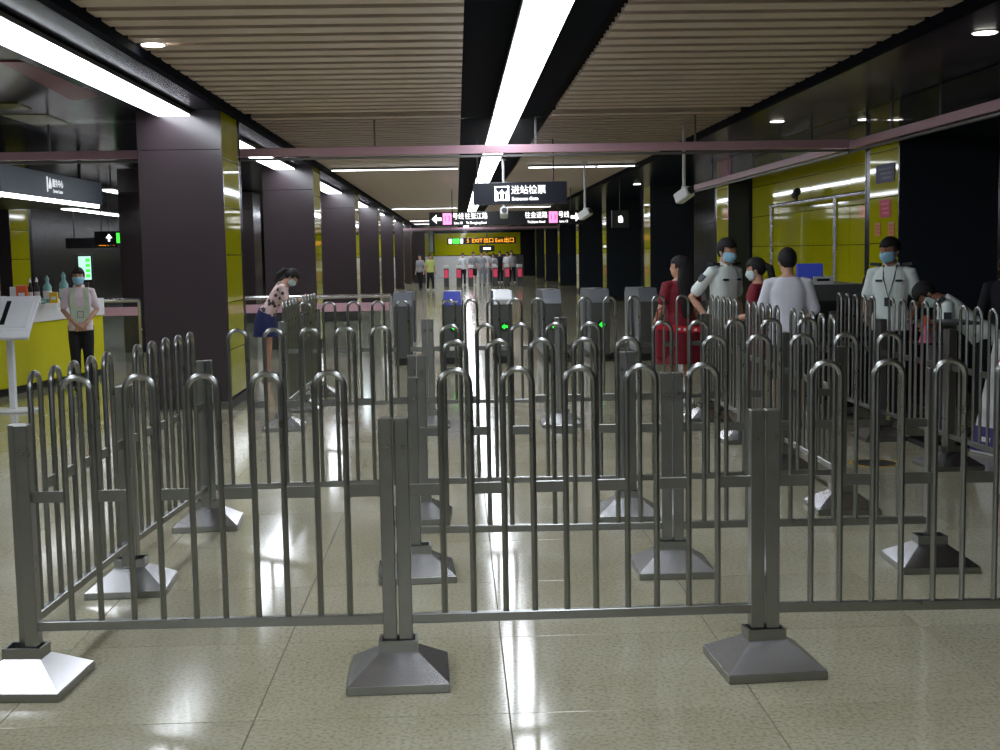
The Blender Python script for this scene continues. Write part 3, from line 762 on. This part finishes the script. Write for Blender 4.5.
MB().prism([(-.2, -.07), (-.16, -.07), (-.16, .0), (-.11, .0), (-.18, .09), (-.25, .0), (-.2, .0)], 'y', -.06, -.051).build('arrow', 'text_white', t)
rods(t, (-.35, .35), .15, 3.36-p.z)
p = at_y(92, 243, 30); t = thing('exit_sign', 'small orange lit sign behind the woman in the vest', 'sign', p)
MB().bbox(-.6, .6, -.05, .05, -.12, .12, .01).build('panel', 'sign_black', t); text('出口', .2, 'led_orange', t, (.35, -.056, 0)); rods(t, (-.4, .4), .12, 3.36-p.z)

# ================================================================= RIGHT: SCANNER, DESK, STANDS
t = thing('xray_scanner', 'black bag scanner behind the man in the grey T-shirt', 'scanner', (4.12, 13.6, 0))
MB().bbox(-.42, .32, -.4, 1.0, .1, .75, .02).build('lower_body', 'black_plastic', t)
MB().prism([(-.42, .75), (.32, .75), (.32, 1.2), (.25, 1.29), (-.42, 1.29)], 'y', -.3, .9).build('tunnel_hood', 'grey_plastic', t)
MB().box(-.36, .22, -.31, -.3, .78, 1.12).build('curtain', 'black_plastic', t)
MB().bbox(-.4, .3, -1.0, -.4, .62, .7, .01).build('belt_table', 'black_plastic', t)
for sx in (-.36, .26):
    MB().box(sx-.02, sx+.02, -.98, -.94, 0, .62).build('leg', 'black_plastic', t)
MB().box(-.42, .32, -.4, 1.0, 0, .1).build('plinth', 'black_plastic', t)
MB().prism([(.32, .75), (.42, .75), (.42, 1.1), (.36, 1.26), (.32, 1.26)], 'y', -.28, .88).build('side_shell', 'white_paint', t)
p = at_y(810, 275, 13.7); t = thing('operator_monitor', 'blue monitor on top of the black scanner', 'monitor', (p.x, 13.7, 1.291))
MB().bbox(-.15, .14, -.02, .02, .05, .22, .012).build('screen', 'screen_blue', t); MB().box(-.05, .05, -.015, .015, 0, .06).build('neck', 'black_plastic', t)
p = at_y(823, 281, 13.45); t = thing('notice_card', 'white notice card standing on the scanner edge', 'card', (p.x, 13.45, 1.291), R(5))
MB().bbox(-.11, .11, -.006, .006, 0, .085, .002).build('card', 'cardboard_white', t)
MB().box(-.07, .07, -.009, -.006, .035, .06).build('print', 'badge', t); MB().box(-.09, .09, -.01, .03, -.0, .004).build('foot', 'cardboard_white', t)
# small desk with glass edge where a guard sits
t = thing('guard_desk', 'dark small desk in front of the bending guard', 'desk', (4.08, 10.55, 0))
MB().bbox(-.24, .22, -.25, .2, 1.03, 1.055, .004).build('top', 'grey_plastic', t)
MB().bbox(-.1, .08, -.1, .1, .05, 1.03, .01).build('pedestal', 'grey_plastic', t)
MB().bbox(-.22, .2, -.2, .2, 0, .05, .01).build('foot', 'black_plastic', t)
MB().bbox(-.33, -.08, -.38, -.08, .88, .898, .003).build('side_shelf', 'black_plastic', t)
t = thing('hand_megaphone', 'orange and pink megaphone standing beside the small desk', 'megaphone', (3.82, 10.25, .898))
MB().lathe([(.055, 0), (.03, .1), (.022, .14)], 16).build('horn', 'pink_print', t, smooth=True); MB().lathe([(.03, .14), (.036, .15), (.036, .21), (.02, .22)], 14).build('body', 'orange', t, smooth=True)
MB().tube([(.036, 0, .16), (.08, 0, .15), (.08, 0, .1), (.036, 0, .1)], .009, 8).build('handle', 'orange', t)
# standing board at the right edge
g = at_z(985, 456, 0)
t = thing('display_board', 'white and pink standing board with purple foot band at right edge', 'display board', (4.31, 9.72, 0), R(-72))
bd = MB().bbox(-.45, .45, -.015, .015, 0, .95, .004).build('board', 'cardboard_white', t); bd.rotation_euler.x = R(-14)
MB().box(-.45, .45, -.02, -.015, .02, .22).build('purple_band', 'purple_print', bd)
for k in range(4): MB().box(-.34+k*.2, -.24+k*.2, -.0225, -.02, .1, .14).build('print_mark', 'cardboard_white', bd)
MB().prism([(-.3, .45), (.1, .4), (.3, .6), (-.1, .7)], 'y', -.02, -.015).build('pink_patch', 'pink_print', bd)
MB().prism([(-.35, .75), (.2, .72), (.25, .85), (-.3, .86)], 'y', -.02, -.015).build('pink_patch', 'pink_print', bd)
bk = MB().bbox(-.03, .03, .0, .02, 0, .85, .004).build('back_strut', 'cardboard_white', t, (0, .42, 0)); bk.rotation_euler.x = R(14)
# yellow round floor marker
g = at_z(874, 463, 0)
t = thing('floor_marker', 'black and yellow round sticker on the floor between the barriers', 'floor sticker', (g.x, g.y, .0005))
MB().lathe([(.17, 0), (.17, .002)], 28).build('disc', 'black_plastic', t)
MB().lathe([(.19, 0), (.19, .0015), (.17, .0015), (.17, 0)], 28).build('ring', 'yellow_box', t)

# ================================================================= FAR EXIT GATES
for k, px in enumerate((446.5, 459, 471, 495.5, 507.5, 520)):
    p = at_y(px, 284, 63.0)
    t = thing('exit_gate', f'far red-lit exit gate, {["first", "second", "third", "fourth", "fifth", "sixth"][k]} from the left', 'ticket gate', (p.x, 63.0, 0), 0, 'far exit gates')
    MB().bbox(-.12, .12, 0, 1.6, 0, 1.0, .01).build('cabinet', 'gate_body', t)
    MB().box(-.1, .1, -.02, 0, .45, .85).build('red_light', 'gate_red', t)
    MB().bbox(-.13, .13, -.01, .4, .9, 1.06, .02).build('head', 'white_paint', t)
p = at_y(487, 248.5, 70); t = thing('far_monitor', 'far dark monitor with white text below the orange sign', 'screen', p)
MB().bbox(-.42, .42, -.05, .05, -.17, .17, .02).build('panel', 'black_plastic', t); MB().box(-.2, .2, -.06, -.051, -.06, .06).build('text_block', 'text_white', t)
MB().tube([(0, 0, .17), (0, 0, CZ-p.z)], .03, 6).build('rod', 'rod', t)

# ================================================================= PEOPLE
def remesh(mb, mats, vox, smooth=4):
    me = mb.mesh('tmp', mats); ob = bpy.data.objects.new('tmp', me); COL.objects.link(ob)
    r = ob.modifiers.new('r', 'REMESH'); r.mode = 'VOXEL'; r.voxel_size = vox; r.use_smooth_shade = True
    if smooth:
        s = ob.modifiers.new('s', 'SMOOTH'); s.factor = .5; s.iterations = smooth
    dg = bpy.context.evaluated_depsgraph_get()
    out = bpy.data.meshes.new_from_object(ob.evaluated_get(dg)); bpy.data.objects.remove(ob); bpy.data.meshes.remove(me)
    out.materials.clear()
    for a in ([mats] if isinstance(mats, str) else mats): out.materials.append(MATS[a])
    out.shade_smooth()
    return out

def limb(mb, pts, rad, n=12):
    """closed tapered tube with rounded ends"""
    P = [Vector(p) for p in pts]; rr = [r if isinstance(r, tuple) else (r, r) for r in rad]
    a = (P[0]-P[1]).normalized(); b = (P[-1]-P[-2]).normalized()
    e0, e1 = min(rr[0]), min(rr[-1])
    P = [P[0]+a*e0*.9, P[0]+a*e0*.6]+P+[P[-1]+b*e1*.6, P[-1]+b*e1*.9]
    rr = [tuple(v*.35 for v in rr[0]), tuple(v*.78 for v in rr[0])]+rr+[tuple(v*.78 for v in rr[-1]), tuple(v*.35 for v in rr[-1])]
    mb.tube(P, rr, n)

def hand(mb, wrist, d, normal, side, s, curl=.5):
    d = Vector(d).normalized(); nrm = Vector(normal); nrm = (nrm-d*nrm.dot(d)).normalized(); lat = d.cross(nrm)*side
    w = Vector(wrist)
    limb(mb, [w-d*.02*s, w+d*.03*s, w+d*.085*s], [.023*s, .03*s, .034*s])
    mb.ell(w+d*.055*s, (.036*s, .036*s, .036*s), 10, 7)
    for k, ln in enumerate((.068, .076, .07, .055)):
        b = w+d*.088*s+lat*(.03-.02*k)*s
        p1 = b+(d*math.cos(curl*.5)+nrm*math.sin(curl*.5))*ln*.5*s
        p2 = p1+(d*math.cos(curl*1.4)+nrm*math.sin(curl*1.4))*ln*.55*s
        limb(mb, [b-d*.02*s, b, p1, p2], [.0095*s, .0095*s, .009*s, .0075*s], 8)
    b = w+d*.03*s+lat*.03*s
    p1 = b+(d*.6+lat*.6+nrm*.2).normalized()*.035*s; p2 = p1+(d*.9+lat*.15+nrm*.3).normalized()*.032*s
    limb(mb, [w+d*.02*s, b, p1, p2], [.012*s, .012*s, .0105*s, .009*s], 8)

def human(label, loc, face, H=1.7, lean=0, head_yaw=0, head_pitch=0, arms=None, skin='skin', top='shirt_guard', sleeve=.6, top_z=.84,
          bottom='dark_cloth', legs='trousers', shoes='shoe_black', hair='short', mask=None, width=1.0, vox=.0085, detail=True, group='people', stride=0, hem=.55, seated=False):
    s = H/1.7
    t = thing('person', label, 'person', loc, face, group)
    ln = R(lean); piv = Vector((0, 0, .93))
    def U(p):
        p = Vector(p)-piv; q = Vector((p.x, p.y*math.cos(ln)+p.z*math.sin(ln), -p.y*math.sin(ln)+p.z*math.cos(ln)))
        return (q+piv)*s
    def D(p): return Vector(p)*s
    hc = Vector((0, .015, 1.585)); nk = Vector((0, -.005, 1.47))
    hy, hp = R(head_yaw), R(head_pitch)
    RH = Matrix.Rotation(hy, 3, 'Z') @ Matrix.Rotation(-hp, 3, 'X')
    RL = Matrix.Rotation(-ln, 3, 'X')
    def Hd(p): return U(nk + RH @ (Vector(p)-nk))
    RHH = RL @ RH
    W = width
    sh = {1: (.165*W, -.005, 1.385), -1: (-.165*W, -.005, 1.385)}
    if arms is None: arms = {}
    A = {}
    for sd in (1, -1):
        a = arms.get(sd, {})
        S = U(sh[sd]); E_ = D(a['e']) if 'e' in a else D((sd*(.215*W+.01), -.03, 1.11)); Wr = D(a['w']) if 'w' in a else D((sd*(.225*W+.005), .04, .87))
        A[sd] = (S, E_, Wr, a)
    # legs
    hipz = .9
    if seated:
        LG = {sd: ((sd*.09, 0, .5), (sd*.12, .42, .5), (sd*.12, .42, .08)) for sd in (1, -1)}
    else:
        LG = {sd: ((sd*.088*W, 0, hipz), (sd*.093*W, .015+sd*stride*.5, .49), (sd*.095*W, -.025+sd*stride, .085)) for sd in (1, -1)}
    # ---- body (one skin mesh)
    b = MB()
    rot = RHH
    b.ell(Hd((0, .012, 1.605)), (.073*s, .092*s, .098*s), 16, 12, rot)            # cranium
    b.ell(Hd((0, .035, 1.535)), (.058*s, .068*s, .075*s), 14, 10, rot)            # jaw
    b.ell(Hd((0, .058, 1.49)), (.028*s, .03*s, .025*s), 10, 8, rot)               # chin
    limb(b, [Hd((0, .09, 1.60)), Hd((0, .108, 1.565)), Hd((0, .104, 1.555))], [.009*s, .013*s, .014*s], 8)   # nose
    b.ell(Hd((0, .088, 1.518)), (.022*s, .014*s, .009*s), 10, 6, rot)             # lips
    for sd in (1, -1):
        b.ell(Hd((sd*.076, -.0, 1.575)), (.012*s, .022*s, .032*s), 10, 8, rot)    # ears
    limb(b, [U((0, -.015, 1.38)), U((0, -.008, 1.45)), Hd((0, .0, 1.53))], [.062*s, .054*s, .05*s])
    # trunk core
    TR_ = [((0, 0, .86), .145, .095), ((0, 0, .95), .155, .1), ((0, 0, 1.07), .128, .09), ((0, .005, 1.2), .142, .098), ((0, .005, 1.31), .155, .1), ((0, -.005, 1.40), .122, .078), ((0, -.01, 1.45), .07, .06)]
    def trunk(mb, rows, grow):
        n = 20; vs = []
        for (c, rx, ry) in rows:
            rx = rx*W+grow; ry = ry*W**.5+grow
            for j in range(n):
                a = 2*math.pi*j/n; ca, sa = math.cos(a), math.sin(a)
                vs.append(U((c[0]+rx*math.copysign(abs(ca)**.8, ca), c[1]+ry*math.copysign(abs(sa)**.8, sa), c[2])))
        k = len(rows)
        fs = [(i*n+j, i*n+(j+1) % n, (i+1)*n+(j+1) % n, (i+1)*n+j) for i in range(k-1) for j in range(n)]+[list(range(n))[::-1], [(k-1)*n+j for j in range(n)]]
        mb.add(vs, fs)
    trunk(b, TR_, 0)
    for sd in (1, -1):
        S, E_, Wr, a = A[sd]
        limb(b, [S, S.lerp(E_, .5), E_, E_.lerp(Wr, .35), Wr], [.038*s, .038*s, .037*s, .037*s, .025*s])
        d = a.get('d', (Wr-E_)); nn = a.get('n', (-sd, 0, 0))
        if detail: hand(b, Wr, d, nn, a.get('side', 1), s, a.get('curl', .5))
        else: limb(b, [Wr, Wr+Vector(d).normalized()*.09*s, Wr+Vector(d).normalized()*.15*s], [.025*s, .036*s, .02*s])
        h, k, an = (D(p) for p in LG[sd])
        limb(b, [h, h.lerp(k, .5), k, k.lerp(an, .3), an], [.082*s, .07*s, .052*s, .054*s, .034*s])
        limb(b, [an, an+Vector((0, .05, -.04))*s, an+Vector((0, .14, -.058))*s], [.036*s, .036*s, .026*s])
    link('body', remesh(b, skin, vox), t)
    # ---- top
    if top:
        c = MB(); rows = [((0, 0, top_z), .165, .115), ((0, 0, .95), .165, .115)] + [r_ for r_ in TR_[2:6]] + [((0, -.01, 1.435), .075, .068)]
        if legs == 'dress':
            rows = [((0, 0, hem), .25, .2), ((0, 0, .75), .205, .155), ((0, 0, .92), .178, .122)] + [r_ for r_ in TR_[2:6]] + [((0, -.01, 1.435), .075, .068)]
        trunk(c, rows, .016)
        for sd in (1, -1):
            S, E_, Wr, a = A[sd]
            end = S.lerp(E_, min(1, sleeve*1.25)) if sleeve <= .8 else E_
            limb(c, [S+(S-U((0, 0, 1.36)))*-.2, S, S.lerp(end, .6), end], [.058*s, .06*s, .058*s, .062*s])
            if sleeve > .8: limb(c, [E_, E_.lerp(Wr, .95)], [.052*s, .038*s])
        link('dress' if legs == 'dress' else 'shirt', remesh(c, top, vox*1.1, 3), t)
        # collar
        if top in ('shirt_guard', 'shirt_pink'):
            cl = MB()
            for sd in (1, -1):
                cl.add([U((sd*.0, .072, 1.40)), U((sd*.062, .055, 1.385)), U((sd*.075, .0, 1.455)), U((sd*.06, .0, 1.475)), U((sd*.03, .06, 1.445))], [(0, 1, 2, 3, 4)])
            o = cl.build('collar', top, t); so = o.modifiers.new('s', 'SOLIDIFY'); so.thickness = .008*s; so.offset = 0
    # ---- bottom
    if legs in ('trousers', 'shorts'):
        c = MB()
        trunk(c, [((0, 0, .8), .155, .105), ((0, 0, .9), .163, .108), ((0, 0, 1.0), .152, .103)], .008)
        for sd in (1, -1):
            h, k, an = (D(p) for p in LG[sd])
            if legs == 'trousers': limb(c, [h, h.lerp(k, .5), k, k.lerp(an, .6), an+Vector((0, 0, .0))], [.098*s*W**.5, .088*s, .072*s, .065*s, .06*s])
            else: limb(c, [h, h.lerp(k, .5), h.lerp(k, .88)], [.1*s, .098*s, .092*s])
        link(legs, remesh(c, bottom, vox*1.1, 3), t)
    if legs == 'skirt':
        c = MB(); n = 20; vs = []
        for (z, rx, ry, cy) in ((1.02, .15, .105, 0), (.92, .18, .14, -.01), (.8, .2, .165, -.02), (hem, .215, .185, -.02)):
            vs += [D((rx*math.cos(2*math.pi*j/n), cy+ry*math.sin(2*math.pi*j/n), z)) for j in range(n)]
        c.add(vs, [(i*n+j, i*n+(j+1) % n, (i+1)*n+(j+1) % n, (i+1)*n+j) for i in range(3) for j in range(n)]+[list(range(n)), [3*n+j for j in range(n)][::-1]])
        link('skirt', c.mesh('skirt', bottom, True), t)
    # ---- shoes
    for sd in (1, -1):
        an = D(LG[sd][2]); c = MB()
        limb(c, [an+Vector((0, -.045, -.04))*s, an+Vector((0, .04, -.045))*s, an+Vector((0, .16, -.055))*s], [(.042*s, .04*s), (.043*s, .046*s), (.03*s, .042*s)])
        o = link('shoe', remesh(c, shoes, vox, 1), t)
    # ---- hair
    c = MB(); n_, k_ = 22, 16; vs, fs = [], []
    ctr = Vector((0, .0, 1.608)); rr = Vector((.083, .104, .104))
    for i in range(k_+1):
        th = math.pi*i/k_
        for j in range(n_):
            ph = 2*math.pi*j/n_
            vs.append(Vector((rr.x*math.sin(th)*math.cos(ph), rr.y*math.sin(th)*math.sin(ph), rr.z*math.cos(th))))
    for i in range(k_):
        for j in range(n_):
            q = [i*n_+j, (i+1)*n_+j, (i+1)*n_+(j+1) % n_, i*n_+(j+1) % n_]; m_ = sum((vs[x] for x in q), Vector())/4
            lo = .028 + (m_.y > .03)*.0 if m_.y > .02 else (-.045 if m_.y > -.03 else -.085)
            if m_.z > lo: fs.append(q)
    c.add([Hd(ctr+v) for v in vs], fs)
    bm_me = c.mesh('hair', 'hair', True)
    bmx = bmesh.new(); bmx.from_mesh(bm_me); bmesh.ops.delete(bmx, geom=[v for v in bmx.verts if not v.link_faces], context='VERTS'); bmx.to_mesh(bm_me); bmx.free()
    o = link('hair', bm_me, t); so = o.modifiers.new('s', 'SOLIDIFY'); so.thickness = .018*s; so.offset = -.3
    if hair == 'ponytail':
        c = MB(); limb(c, [Hd((0, -.09, 1.62)), Hd((0, -.14, 1.58)), Hd((0, -.15, 1.48)), Hd((0, -.12, 1.38))], [.03*s, .042*s, .04*s, .018*s]); link('ponytail', remesh(c, 'hair', vox), t)
    if hair == 'bun':
        c = MB(); c.ell(Hd((0, -.115, 1.6)), (.045*s, .04*s, .045*s)); link('hair_bun', remesh(c, 'hair', vox), t)
    if hair == 'long':
        c = MB(); limb(c, [Hd((0, -.045, 1.64)), Hd((0, -.07, 1.55)), U((0, -.1, 1.4)), U((0, -.13, 1.18)), U((0, -.13, 1.02))], [(.07*s, .085*s), (.055*s, .1*s), (.05*s, .12*s), (.04*s, .1*s), (.02*s, .06*s)]); link('long_hair', remesh(c, 'hair', vox), t)
    # ---- face details
    if detail:
        for sd in (1, -1):
            MB().ell(Hd((sd*.031, .09, 1.603)), (.013*s, .007*s, .006*s), 10, 6, rot).build('eye', 'hair', t, smooth=True)
            c = MB(); limb(c, [Hd((sd*.015, .1, 1.622)), Hd((sd*.035, .096, 1.627)), Hd((sd*.052, .082, 1.62))], [.004*s]*3, 6); c.build('eyebrow', 'hair', t)
    if mask:
        vs, fs = [], []; n_, k_ = 10, 6
        for i in range(k_+1):
            f = i/k_; z = 1.578-.092*f
            for j in range(n_+1):
                a = R(-78+156*j/n_); rx = .074-.016*f**2; ry = .105+.024*math.sin(math.pi*min(1, f*1.1))*max(0, math.cos(a*1.2))-.012*f**2
                vs.append(Hd((rx*math.sin(a), .0+ry*math.cos(a)-.0, z-(.012*(1-abs(a)/1.4) if i == k_ else 0))))
        fs = [(i*(n_+1)+j, i*(n_+1)+j+1, (i+1)*(n_+1)+j+1, (i+1)*(n_+1)+j) for i in range(k_) for j in range(n_)]
        o = MB().add(vs, fs).build('face_mask', mask, t, smooth=True); so = o.modifiers.new('s', 'SOLIDIFY'); so.thickness = .004*s; so.offset = 1
        for sd in (1, -1):
            MB().tube([Hd((sd*.073, .022, 1.57)), Hd((sd*.082, -.01, 1.595)), Hd((sd*.085, -.02, 1.575)), Hd((sd*.07, .015, 1.51))], .002*s, 5).build('ear_loop', 'cardboard_white', o)
    t['s'] = s
    return t, U, D, A, Hd

def patch(t, pts, name, m, th=.006):
    o = MB().add(pts, [list(range(len(pts)))]).build(name, m, t); so = o.modifiers.new('s', 'SOLIDIFY'); so.thickness = th; so.offset = 0; return o
def guard_kit(t, U, D, A, lanyard=False):
    for sd in (1, -1):
        S = A[sd][0]; E_ = A[sd][1]; ax = (E_-S).normalized()
        out = Vector((sd, 0, 0)); out = (out-ax*out.dot(ax)).normalized(); fr = ax.cross(out)
        c = S.lerp(E_, .38)+out*.069
        patch(t, [c+ax*a*.045+fr*b*.032 for a, b in ((-1, -1), (-1, 1), (.4, 1), (1, 0), (.4, -1))], 'arm_badge', 'badge', .012)
        patch(t, [U((sd*.1, .035, 1.452)), U((sd*.1, -.045, 1.452)), U((sd*.19, -.045, 1.458)), U((sd*.19, .03, 1.458))], 'shoulder_board', 'badge', .03)
        patch(t, [U((sd*.06, .122, 1.315)), U((sd*.12, .108, 1.315)), U((sd*.12, .11, 1.295)), U((sd*.06, .124, 1.295))], 'chest_badge', 'badge', .012)
    if lanyard:
        MB().tube([U((.06, .05, 1.45)), U((.05, .12, 1.33)), U((.0, .128, 1.15)), U((-.05, .12, 1.33)), U((-.06, .05, 1.45))], .006, 6).build('lanyard', 'badge', t)
        patch(t, [U((-.035, .13, 1.15)), U((.035, .13, 1.15)), U((.035, .13, 1.07)), U((-.035, .13, 1.07))], 'id_card', 'badge', .008)
def px_ground(px, Y):            # stand on the floor at depth Y under image column px
    p = at_y(px, 300, Y); return Vector((p.x, Y, 0))

# --- woman in a reflective vest before the counter
t, U, D, A, Hd = human('woman in pink shirt and pale reflective vest standing by the yellow counter, hands clasped', px_ground(79.5, 16.6), R(196), 1.585, mask='mask_blue',
    top='shirt_pink', hair='bun', width=.92, arms={1: dict(e=(.225, -.02, 1.12), w=(.06, .2, .93), d=(-.75, .25, -.4), n=(-.3, -1, 0), side=-1, curl=.6), -1: dict(e=(-.225, -.02, 1.12), w=(-.06, .2, .93), d=(.75, .25, -.45), n=(.3, -1, 0), side=1, curl=.6)}, head_yaw=-6)
v = MB()
def vrow(z, y, x0, x1): return [U((x0, y, z)), U((x1, y, z))]
for sd in (1, -1): v.add([U((sd*.05, .095, 1.43)), U((sd*.12, .085, 1.435)), U((sd*.125, .127, 1.3)), U((sd*.13, .13, 1.17)), U((sd*.05, .135, 1.17)), U((sd*.06, .125, 1.3))], [(0, 1, 2, 5), (5, 2, 3, 4)])
v.add([U((-.13, .13, 1.17)), U((.13, .13, 1.17)), U((.12, .132, 1.0)), U((.06, .138, .96)), U((-.06, .138, .96)), U((-.12, .132, 1.0))], [(0, 1, 2, 3, 4, 5)])
o = v.build('reflective_vest', 'vest_reflective', t); so = o.modifiers.new('s', 'SOLIDIFY'); so.thickness = .01
for (x0, x1, z0, z1) in ((-.05, .04, 1.1, 1.11), (-.05, .04, 1.02, 1.03), (-.05, -.04, 1.02, 1.11), (.03, .04, 1.02, 1.11)):
    patch(t, [U((x0, .142, z0)), U((x1, .142, z0)), U((x1, .142, z1)), U((x0, .142, z1))], 'pocket_line', 'badge_light')

# --- woman reading her phone by the railing
t, U, D, A, Hd = human('woman in patterned top leaning forward over her phone behind the left barriers', px_ground(266, 17.9), R(-84), 1.63, lean=33, head_pitch=14, mask='mask_pale',
    top='patterned', bottom='navy_cloth', legs='skirt', hem=.6, top_z=.93, hair='ponytail', width=.95, arms={1: dict(e=(.2, .3, 1.06), w=(.08, .52, 1.13), d=(-.2, 1, .25), n=(-1, 0, .2), curl=.8), -1: dict(e=(-.2, .3, 1.06), w=(-.05, .52, 1.12), d=(.2, 1, .25), n=(1, 0, .2), curl=.8)})
c = MB(); c.bbox(-.036, .036, -.005, .005, -.075, .075, .004)
ph = c.build('phone', 'black_plastic', None, None); ph.parent = None; ph.location = t.matrix_basis @ (Vector((.02, .68, 1.2))); ph.rotation_euler = (R(-30), 0, R(-84))
tag(ph, 'dark phone held by the woman in the patterned top', 'phone')

# --- red dress woman
t, U, D, A, Hd = human('woman with long black hair in a red dress by the right gates, seen from behind', px_ground(680, 13.6), R(30), 1.61, top='dress_red', legs='dress', hair='long', hem=.5, sleeve=.5, width=1.2,
    shoes='shoe_pale', head_yaw=34, arms={-1: dict(e=(-.27, .02, 1.1), w=(-.17, .2, 1.0), n=(1, 0, 0)), 1: dict(e=(.24, -.03, 1.1), w=(.22, .12, .92))})
# handbag
p = px_ground(662, 13.42); hb = thing('handbag', 'crimson bag hanging at the side of the red dress woman', 'bag', (p.x, p.y, .53))
MB().bbox(-.07, .07, -.04, .04, 0, .36, .02).build('bag_body', 'dress_red', hb); MB().tube([(-.06, 0, .38), (-.05, 0, .52), (.03, 0, .56), (.06, 0, .52), (.07, 0, .38)], .008, 6).build('strap', 'dress_red', hb)

# --- young guard looking aside
t, U, D, A, Hd = human('young guard in pale uniform shirt and blue mask beside the barrier end', px_ground(723, 13.25), R(212), 1.79, head_yaw=8, lean=3, head_pitch=5, mask='mask_blue', top='shirt_guard', width=.98,
    arms={1: dict(e=(.33, -.1, 1.13), w=(.27, .06, .93), d=(-.4, .6, -.5), n=(-.3, .2, -1), curl=.9), -1: dict(e=(-.22, -.02, 1.1), w=(-.2, .06, .88))})
guard_kit(t, U, D, A)

# --- second red woman
t, U, D, A, Hd = human('woman in dark red with tied black hair between young guard and grey shirt man', px_ground(758, 12.5), R(65), 1.59, top='dress_red', legs='dress', hem=.5, hair='ponytail', sleeve=.55, mask='mask_pale', head_yaw=0, head_pitch=8,
    arms={1: dict(e=(.22, .05, 1.1), w=(.12, .26, 1.05)), -1: dict(e=(-.22, .05, 1.1), w=(-.1, .27, 1.05))})

# --- man in grey T-shirt
t, U, D, A, Hd = human('man in a light grey T-shirt and dark shorts seen from behind in the barrier lane', px_ground(788, 11.75), R(-12), 1.68, top='shirt_grey', legs='shorts', hair='short', sleeve=.72, width=1.02, shoes='shoe_black', head_yaw=14, head_pitch=10,
    arms={1: dict(e=(.25, .04, 1.1), w=(.18, .26, 1.02), n=(-1, 0, 0)), -1: dict(e=(-.25, .04, 1.1), w=(-.18, .26, 1.02), n=(1, 0, 0))}, top_z=.8)

# --- older guard
t, U, D, A, Hd = human('stout guard in pale uniform shirt with dark lanyard and blue mask on the right', px_ground(891, 12.2), R(150), 1.765, skin='skin_tan', head_yaw=-34, head_pitch=6, mask='mask_blue', top='shirt_guard', width=1.0,
    arms={1: dict(e=(.23, .0, 1.1), w=(.18, .2, .98)), -1: dict(e=(-.25, -.03, 1.11), w=(-.25, .2, 1.04), n=(1, 0, 0))})
guard_kit(t, U, D, A, True)

# --- bent guard by the desk
t, U, D, A, Hd = human('guard in pale shirt bending low over the small desk at right', px_ground(985, 11.0), R(74), 1.62, skin='skin_tan', lean=50, head_pitch=15, mask='mask_pale', top='shirt_guard',
    arms={1: dict(e=(.22, .35, .9), w=(.1, .5, 1.0)), -1: dict(e=(-.22, .35, .9), w=(-.1, .5, 1.0))})
guard_kit(t, U, D, A)

# --- dark figure at the edge
t, U, D, A, Hd = human('person in black at right edge, barely visible against the dark pillar', px_ground(1006, 11.75), R(-25), 1.6, top='dark_cloth', sleeve=1, lean=12, skin='skin_tan', hair='short', head_pitch=12)

# --- far people at the exit end
far = [(421, 59, 'far_shirt_grey', 'dark_cloth', 150, 'far person with a bag by the left dark wall'), (431, 58, 'far_shirt_lime', 'dark_cloth', 200, 'far person in a lime top by the left dark wall'),
       (463.5, 66, 'far_shirt_white', 'dark_cloth', 180, 'far person in white before the white partition, leftmost of the group'), (474, 65.6, 'far_shirt_grey', 'dark_cloth', 185, 'far person in grey top between red gates, bare legs'),
       (482.5, 65.3, 'far_shirt_grey', 'far_shirt_grey', 170, 'far person in pale grey clothes in the middle of the group'), (487.5, 67.5, 'far_shirt_white', 'far_shirt_grey', 175, 'far person in pale clothes right of the middle of the group'),
       (494, 68, 'far_shirt_white', 'dark_cloth', 180, 'far person in white behind the fourth red gate'), (500.5, 70, 'dark_cloth', 'dark_cloth', 190, 'far person in black near the fifth red gate'),
       (508, 67, 'far_shirt_white', 'dark_cloth', 160, 'far person in white left one of the right pair'), (512.5, 69, 'far_shirt_white', 'dark_cloth', 200, 'far person in white right one of the right pair')]
for k, (px, Y, top, bot, f, lab) in enumerate(far):
    human(lab, px_ground(px, Y), R(f), random.uniform(1.6, 1.74), top=top, bottom=bot, legs='shorts' if k == 3 else 'trousers', vox=.022, detail=False, group='far people', stride=random.choice((0, .12, -.12)), shoes='shoe_pale' if k % 2 else 'shoe_black')
